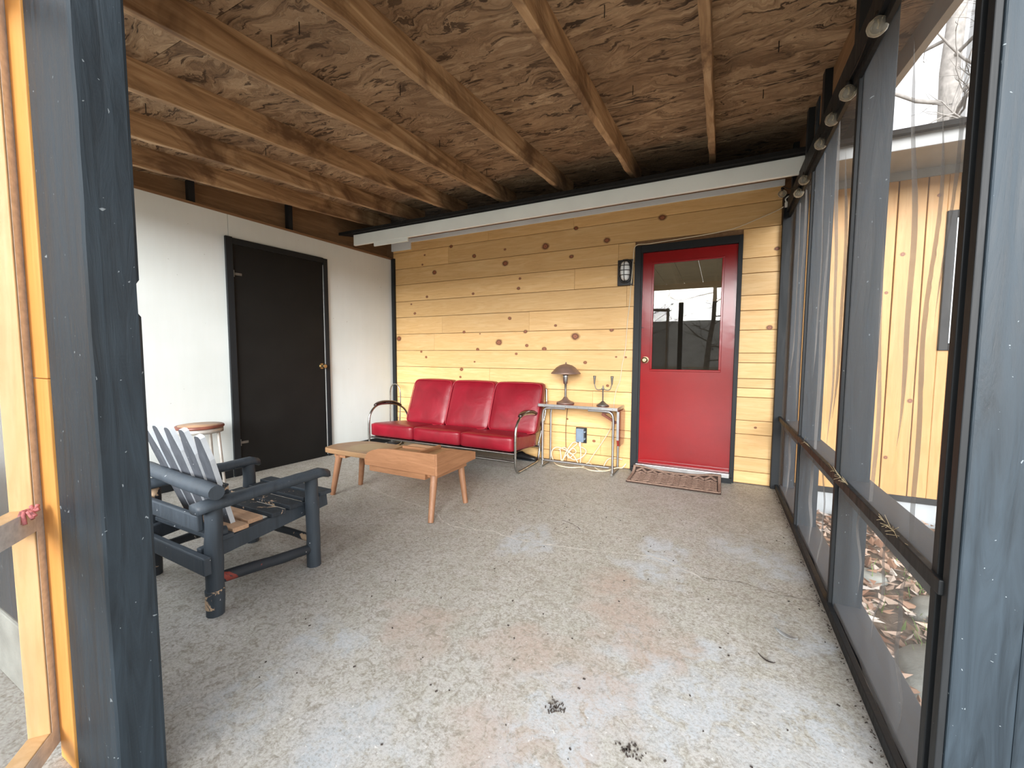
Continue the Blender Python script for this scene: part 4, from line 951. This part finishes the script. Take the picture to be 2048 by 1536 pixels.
# ------------------------------------------------------------------ doormat
dm = thing('doormat', 'brown fibre doormat with raised herringbone weave below the red door', 'mat', (-.33, 3.90, 0))
mx0, mx1, my0, my1 = -.715, .050, 3.70, 4.075
def matz(x, y):
    t = max(0, (y - 3.95)) / .12; return .004 + .060 * t * t * (1 - .55 * max(0, 1 - ((x + .33) / .3) ** 2)) if t < 1.1 else .064
vs = []; fs = []; nu, nv = 40, 20
for k_ in (0, 1):
    for j in range(nv + 1):
        for i in range(nu + 1):
            x = mx0 + (mx1 - mx0) * i / nu; y = my0 + (my1 - my0) * j / nv; vs.append((x, y, matz(x, y) - .003 + (.012 if k_ else 0)))
N1 = (nu + 1) * (nv + 1)
for j in range(nv):
    for i in range(nu):
        a = j * (nu + 1) + i; fs.append((a, a + nu + 1, a + nu + 2, a + 1)); a += N1; fs.append((a, a + 1, a + nu + 2, a + nu + 1))
for i in range(nu):
    fs.append((i, i + 1, N1 + i + 1, N1 + i)); a = nv * (nu + 1) + i; fs.append((a + 1, a, N1 + a, N1 + a + 1))
for j in range(nv):
    a = j * (nu + 1); fs.append((a + nu + 1, a, N1 + a, N1 + a + nu + 1)); a += nu; fs.append((a, a + nu + 1, N1 + a + nu + 1, N1 + a))
B().add(vs, fs).build('backing', M['matbase'], dm)
wv = B(); mp = .036
def rib(x0, y0, x1, y1, w=.014):
    wv.bar((x0, y0, matz(x0, y0) + .014), (x1, y1, matz(x1, y1) + .014), w, .012)
nx, ny = 14, 8
sx_, sy_ = (mx1 - mx0 - .07) / nx, (my1 - my0 - .07) / ny
for i in range(nx):
    for j in range(ny):
        x = mx0 + .035 + i * sx_; y = my0 + .035 + j * sy_
        if i % 2 == 0: rib(x + .002, y + .004, x + sx_ - .002, y + sy_ + .004 - .002)
        else: rib(x + .002, y + sy_ + .002, x + sx_ - .002, y + .004)
wv.build('weave', M['mat'], dm)
bd = B(); 
for j in range(10):
    y = my0 + .012 + (my1 - my0 - .024) * j / 10; y2 = my0 + .012 + (my1 - my0 - .024) * (j + 1) / 10
    for x in (mx0 + .014, mx1 - .014): bd.bar((x, y, matz(x, y) + .011), (x, y2, matz(x, y2) + .011), .022, .011)
for i in range(16):
    x = mx0 + .012 + (mx1 - mx0 - .024) * i / 16; x2 = mx0 + .012 + (mx1 - mx0 - .024) * (i + 1) / 16
    for y in (my0 + .014, my1 - .014): bd.bar((x, y, matz(x, y) + .011), (x2, y, matz(x2, y) + .011), .022, .011)
bd.build('border', M['mat'], dm)

# ------------------------------------------------------------------ chrome stand left of the sofa, black box under it
sd = thing('metal_stand', 'thin chrome hoop stand on black round base beside the sofa end', 'stand', (-3.665, 3.99, 0))
B().lathe([(0, 0), (.105, 0), (.105, .012), (.09, .03), (.03, .04)], (-3.665, 3.97, 0), 28).build('base', M['plastic_black'], sd)
B().tube(smooth_path([(-3.73, 3.97, .03), (-3.745, 3.97, .25), (-3.75, 3.98, .55), (-3.745, 3.98, .68), (-3.715, 3.98, .742), (-3.665, 3.98, .765), (-3.615, 3.98, .742), (-3.585, 3.98, .68), (-3.58, 3.98, .55), (-3.59, 3.97, .25), (-3.605, 3.97, .03)], 6), .0075, 8).build('hoop', M['chrome'], sd)
bx_ = thing('shoe', 'small black shoe lying on the floor beneath right end of sofa', 'shoe', (-1.86, 4.0, 0))
sh = B(); vs = []; fs = []; n = 14; prof = [(0, .020, .035), (.03, .034, .075), (.08, .037, .085), (.13, .035, .062), (.19, .041, .050), (.235, .036, .042), (.262, .018, .028)]
for k_, (t, w, h) in enumerate(prof):
    for j in range(n):
        a = 2 * PI * j / n; vs.append((-1.97 + t, 4.0 + w * math.cos(a), max(.004, h * (.5 + .5 * math.sin(a)) + .004)))
    if k_:
        for j in range(n): fs.append(((k_ - 1) * n + j, (k_ - 1) * n + (j + 1) % n, k_ * n + (j + 1) % n, k_ * n + j))
fs += [tuple(range(n - 1, -1, -1)), tuple(range(len(vs) - n, len(vs)))]
sh.add(vs, fs, True).build('upper', M['plastic_black'], bx_)
B().prism([(-1.975, 3.965), (-1.975, 4.035), (-1.85, 4.037), (-1.76, 4.042), (-1.715, 4.02), (-1.715, 3.98), (-1.76, 3.958), (-1.85, 3.963)], 'z', 0, .012).build('sole', M['trimblack'], bx_)

# ------------------------------------------------------------------ string lights along the top of the screens
sl = thing('string_lights', 'string of clear globe bulbs on black cord along the screen wall top', 'lights', (.45, 2.8, 2.28))
bl = [(.448, 1.91, 2.272), (.450, 2.285, 2.256), (.450, 2.56, 2.285), (.450, 2.815, 2.283), (.448, 3.30, 2.272), (.448, 3.50, 2.258), (.405, 4.02, 2.44)]
cpts = [(.448, 1.2, 2.345)]
for i, p in enumerate(bl):
    cpts.append((p[0], p[1], p[2] + .045))
    if i < len(bl) - 1: q = bl[i + 1]; cpts.append(((p[0] + q[0]) / 2, (p[1] + q[1]) / 2, (p[2] + q[2]) / 2 + .03))
cpts += [(.43, 4.07, 2.40), (.425, 4.07, 2.2), (.428, 4.07, 1.95)]
B().tube(smooth_path(cpts, 5), .0035, 6).build('light_cord', M['cordblack'], sl)
for p in bl:
    s_ = B().lathe([(.009, .022), (.012, .026), (.012, .046), (.006, .05)], p, 12).build('socket', M['plastic_black'], sl)
    g = B().lathe([(.001, -.033), (.015, -.029), (.027, -.018), (.032, -.002), (.027, .013), (.016, .023), (.012, .027)], p, 18).build('bulb', M['bulb'], sl)
    B().tube([(p[0], p[1], p[2] - .008), (p[0] + .004, p[1], p[2] + .004), (p[0], p[1], p[2] + .022)], .003, 6).build('filament', M['filament'], g)
pl = thing('plug', 'small white plug hanging at the top right corner by the bulbs', 'plug', (.44, 4.04, 2.36))
B().box(.428, 4.035, 2.335, .452, 4.058, 2.375).build('body', M['bone'], pl, bevel=.003)
tp = B(); tp.tube(smooth_path([(.44, 4.05, 2.374), (.432, 4.05, 2.40), (.45, 4.05, 2.42), (.462, 4.05, 2.415), (.47, 4.06, 2.42)], 4), .005, 6); tp.build('tape', M['bone'], pl)

# ------------------------------------------------------------------ small debris
def leaf_obj(name, label, x, y, L_, w, rz, mat, cat='leaf', curl=.012):
    t = []; n = 8; vs = []; fs = []
    for i in range(n + 1):
        a = i / n; ww = w * math.sin(PI * min(1, max(.02, a))) ** .7 + .0006; z = .003 + curl * (2 * a - 1) ** 2
        for s_ in (-1, 0, 1): vs.append((L_ * (a - .5), ww * s_, z + (.004 if s_ else 0)))
        if i:
            o_ = 3 * (i - 1); fs += [(o_, o_ + 1, o_ + 4, o_ + 3), (o_ + 1, o_ + 2, o_ + 5, o_ + 4)]
    o = B().add(vs, fs, True).build(name, mat); o.location = (x, y, 0); o.rotation_euler = (0, 0, rz); o['label'] = label; o['category'] = cat
    md = o.modifiers.new('thick', 'SOLIDIFY'); md.thickness = .001
    return o
leaf_obj('dead_leaf', 'flat grey-brown dead leaf on concrete near the screen wall', .278, 1.915, .085, .011, -.5, M['greyfascia'])
leaf_obj('curled_leaf', 'thin dark curled leaf strip on concrete, nearer than the flat leaf', .194, 1.721, .06, .0035, -.5, M['twig'])
def scraps(name, label, cx0, cy0, r, n, seed):
    r_ = random.Random(seed); b_ = B()
    for _ in range(n):
        x = cx0 + r_.gauss(0, r); y = cy0 + r_.gauss(0, r * .8); s_ = r_.uniform(.001, .0045); a = r_.uniform(0, 6.3)
        b_.bar((x - s_ * math.cos(a), y - s_ * math.sin(a), .0015), (x + s_ * math.cos(a), y + s_ * math.sin(a), .0015), r_.uniform(.001, .004), .003)
    o = b_.build(name, M['twig']); o['kind'] = 'stuff'; o['label'] = label; o['category'] = 'debris'
scraps('black_crumbs', 'cluster of black crumbs on floor at front centre', -.434, 1.179, .016, 45, 1)
scraps('tar_crumbs', 'cluster of black crumbs on floor nearest the bottom edge', -.195, 1.141, .016, 45, 2)
r_ = random.Random(5); b_ = B()
for _ in range(110):
    x, y = r_.uniform(-1.6, .44), r_.uniform(.75, 3.0); s_ = r_.uniform(.0015, .0045); a = r_.uniform(0, 6.3)
    b_.bar((x - s_ * math.cos(a), y - s_ * math.sin(a), .0013), (x + s_ * math.cos(a), y + s_ * math.sin(a), .0013), s_ * 1.2, .0026)
for _ in range(150):
    y = r_.uniform(1.2, 4.0); x = .454 - abs(r_.gauss(0, .008)); s_ = r_.uniform(.001, .004); a = r_.uniform(0, 6.3)
    b_.bar((x - s_ * math.cos(a), y - s_ * math.sin(a), .0013), (x + s_ * math.cos(a), y + s_ * math.sin(a), .0013), s_ * .6, .0026)
o = b_.build('floor_grit', M['twig']); o['kind'] = 'stuff'; o['label'] = 'dark grit scattered over the concrete floor'; o['category'] = 'debris'
b_ = B()
for _ in range(60):
    y = r_.choice((2.1, 2.1, 2.85, 1.55)) + r_.gauss(0, .05); a = r_.uniform(0, 6.3); L_ = r_.uniform(.01, .07); e_ = r_.uniform(-.3, .6)
    p0 = Vector((.466, y, .630)); b_.tube([p0, p0 + Vector((-abs(math.cos(a)) * .4, math.sin(a), e_)) * L_], .0007, 4)
o = b_.build('straw_bits', M['straw']); o['kind'] = 'stuff'; o['label'] = 'dry straw bits caught on the black middle rail'; o['category'] = 'debris'
rb = B()
for k_ in range(9):
    a = k_ * .75; rb.tube(smooth_path([(0, 0, 0), (.012 * math.cos(a), .012 * math.sin(a), .006), (.026 * math.cos(a + .3), .018 * math.sin(a + .3), -.004 + .02 * math.sin(a))], 3), .0045, 6)
th = (Matrix.Rotation(math.atan2(-.643, .766), 3, 'Z') @ Vector((.075, .012, 0))) + Vector((-1.62, .398, .724))
ro = rb.build('cloth_scrap', M['redcloth']); ro.location = th; tag(ro, 'faded red cloth scrap on the screen door middle rail', 'cloth')

# ------------------------------------------------------------------ outdoors: stones, leaves, grass, trees, hill
def stone(name, label, x, y, z, sx, sy, sz, seed, rz=0.0):
    bm = bmesh.new(); bmesh.ops.create_icosphere(bm, subdivisions=3, radius=1)
    for v in bm.verts:
        n_ = noise.noise(v.co * 1.3 + Vector((seed * 7.3, seed, 0))); f_ = 1 + .22 * n_; v.co *= f_; v.co.x *= sx; v.co.y *= sy; v.co.z *= sz
        if v.co.z > sz * .55: v.co.z = sz * .55 + (v.co.z - sz * .55) * .3
    me = bpy.data.meshes.new(name); bm.to_mesh(me); bm.free(); me.materials.append(M['stone'])
    for p in me.polygons: p.use_smooth = True
    o = bpy.data.objects.new(name, me); COL.objects.link(o); o.location = (x, y, z); o.rotation_euler = (0, 0, rz); return tag(o, label, 'stone', 'field stones outside the screen wall')
stone('field_stone', 'large pale flat stone outside the nearest lower screen', .90, 2.12, -.19, .24, .22, .15, 1, .3)
stone('field_stone', 'mossy grey stone among leaves behind the large pale stone', 1.02, 2.72, -.18, .16, .12, .12, 2, .9)
stone('field_stone', 'small tan stone between leaves left of the mossy stone', .80, 3.02, -.18, .11, .09, .09, 3, .2)
stone('field_stone', 'flat brown stone at the foundation below the house window', 1.55, 3.75, -.17, .30, .18, .13, 4, .1)
r_ = random.Random(11); vs = []; fs = []
for _ in range(5200):
    x = r_.uniform(.63, 3.4); y = r_.uniform(.4, 4.1)
    if x > 1.9 and r_.random() < .5: continue
    a = r_.uniform(0, 6.28); L_ = r_.uniform(.02, .055); w = L_ * r_.uniform(.3, .55); t1, t2 = r_.uniform(-.02, .03), r_.uniform(-.01, .03); z = -.152 + r_.uniform(0, .03)
    ca, sa = math.cos(a), math.sin(a); i0 = len(vs)
    for u, v_, dz in ((-L_, 0, t1), (0, -w, 0), (L_, 0, t2), (0, w, t1 * .5)): vs.append((x + u * ca - v_ * sa, y + u * sa + v_ * ca, z + dz))
    fs += [(i0, i0 + 1, i0 + 2), (i0, i0 + 2, i0 + 3)]
def litter_mat():
    k = NT('leaf_litter_colours'); g = k.n('ShaderNodeNewGeometry')
    col = k.ramp(g.outputs['Random Per Island'], [(.0, (.20, .10, .06)), (.25, (.34, .20, .13)), (.5, (.46, .32, .24)), (.75, (.58, .45, .36)), (1.0, (.66, .60, .55))]); k.bsdf(col, .8); return k.m
o = B().add(vs, fs).build('leaf_litter', litter_mat()); o['kind'] = 'stuff'; o['label'] = 'brown and buff fallen leaves covering the ground outside the screens'; o['category'] = 'leaves'
vs = []; fs = []
for _ in range(1500):
    gx, gy = r_.choice(((1.05, 2.35), (1.2, 2.9), (1.5, 3.3), (1.25, 2.5), (1.8, 3.6))); x = gx + r_.gauss(0, .14); y = gy + r_.gauss(0, .14)
    if x < .68: continue
    a = r_.uniform(0, 6.28); h = r_.uniform(.03, .10); i0 = len(vs); ca, sa = math.cos(a) * .004, math.sin(a) * .004; bx2, by2 = r_.gauss(0, .03), r_.gauss(0, .03)
    vs += [(x - ca, y - sa, -.16), (x + ca, y + sa, -.16), (x + bx2, y + by2, -.16 + h)]; fs.append((i0, i0 + 1, i0 + 2))
o = B().add(vs, fs).build('grass_tufts', M['grass']); o['kind'] = 'stuff'; o['label'] = 'thin green grass growing through leaves outside the screens'; o['category'] = 'grass'

def tree(x, y, h, r0, seed, label, mat, lean=(0, 0), low=.3):
    r_ = random.Random(seed); t = thing('bare_tree', label, 'tree', (x, y, -.16), 0, 'bare trees around the porch')
    tr = []; rad = []
    n = 9; px, py = x, y
    for i in range(n):
        f_ = i / (n - 1); px += r_.gauss(0, .06) * h / 10 + lean[0] * h / n; py += r_.gauss(0, .06) * h / 10 + lean[1] * h / n; tr.append(Vector((px, py, -.3 + h * f_))); rad.append(r0 * (1 - .8 * f_))
    B().tube(tr, r0, 10, radii=rad).build('trunk', mat, t)
    br = B()
    def grow(p, d, L_, r, depth):
        pts = [p]; q = p.copy(); dd = d.copy(); m_ = 5
        for i in range(m_):
            dd = (dd + Vector((r_.gauss(0, .18), r_.gauss(0, .18), r_.gauss(.03, .14)))).normalized(); q = q + dd * L_ / m_; pts.append(q.copy())
        br.tube(pts, r, 5 if depth else 6, caps=False, radii=[r * (1 - .75 * i / m_) for i in range(m_ + 1)])
        if depth < 3:
            for _ in range(4 if depth == 0 else (4 if depth == 1 else 2)):
                k_ = r_.randint(1, m_); nd = (dd + Vector((r_.gauss(0, .7), r_.gauss(0, .7), r_.gauss(.1, .4)))).normalized(); grow(pts[k_], nd, L_ * r_.uniform(.4, .6), r * .5, depth + 1)
    for i in range(22):
        f_ = low + (1 - low) * (i + r_.random()) / 22; k_ = min(n - 2, int(f_ * (n - 1))); p = tr[k_].lerp(tr[k_ + 1], f_ * (n - 1) - k_) if f_ < 1 else tr[-1].copy()
        a = r_.uniform(0, 6.28); grow(p, Vector((math.cos(a), math.sin(a), r_.uniform(-.05, .5))).normalized(), h * r_.uniform(.13, .26), r0 * .28 * (1.1 - f_), 0)
    br.build('branches', mat, t)
tree(4.12, 12.2, 15, .27, 21, 'thick pale tree trunk rising behind the house roof at upper right', M['barkpale'], low=.25)
tree(7.9, 15.5, 14, .20, 22, 'bare tree far right of the pale trunk behind the house', M['barkpale'], (.02, 0), .2)
tree(2.0, 19.0, 12, .16, 23, 'slim bare tree left of the pale trunk behind the house roof', M['bark'], (-.02, 0), .2)
tree(-2.6, -8.0, 7, .10, 24, 'bare tree mirrored at the left side of the red door glass', M['bark'], low=.12)
tree(-.5, -11.5, 8, .13, 25, 'crooked bare tree mirrored near the middle of the red door glass', M['bark'], (.03, 0), .12)
b_ = B()
for _ in range(900):
    x, y = r_.uniform(-7, 5), r_.uniform(-14, -5); a = r_.uniform(0, 6.28); h = r_.uniform(.3, 1.1); q = Vector((x, y, -.16)); d_ = Vector((math.cos(a) * .4, math.sin(a) * .4, 1)).normalized()
    b_.tube([q, q + d_ * h * .6, q + d_ * h + Vector((r_.gauss(0, .1), 0, -.05))], .006, 3, caps=False)
o = b_.build('brush_stalks', M['straw']); o['kind'] = 'stuff'; o['label'] = 'dry brush stalks in the field in front of the porch'; o['category'] = 'brush'

def hill(name, y0, x0, x1, h, depth, seed):
    vs = []; fs = []; n, m_ = 50, 6
    for j in range(m_ + 1):
        for i in range(n + 1):
            x = x0 + (x1 - x0) * i / n; e = math.sin(PI * i / n) ** .4
            vs.append((x, y0 + depth * j / m_, -.4 + h * e * math.sin(PI * .5 * j / m_) * (1 + .25 * noise.noise(Vector((x * .05, seed, 0))) + .06 * noise.noise(Vector((x * .7, j, seed))))))
    for j in range(m_):
        for i in range(n): a = j * (n + 1) + i; fs.append((a, a + 1, a + n + 2, a + n + 1))
    o = B().add(vs, fs, True).build(name, M['hill'], kind='structure')
hill('hill_back', 40, -60, 60, 10.5, 25, 1)
hill('hill_front', -45, 60, -60, 7.5, -25, 2)
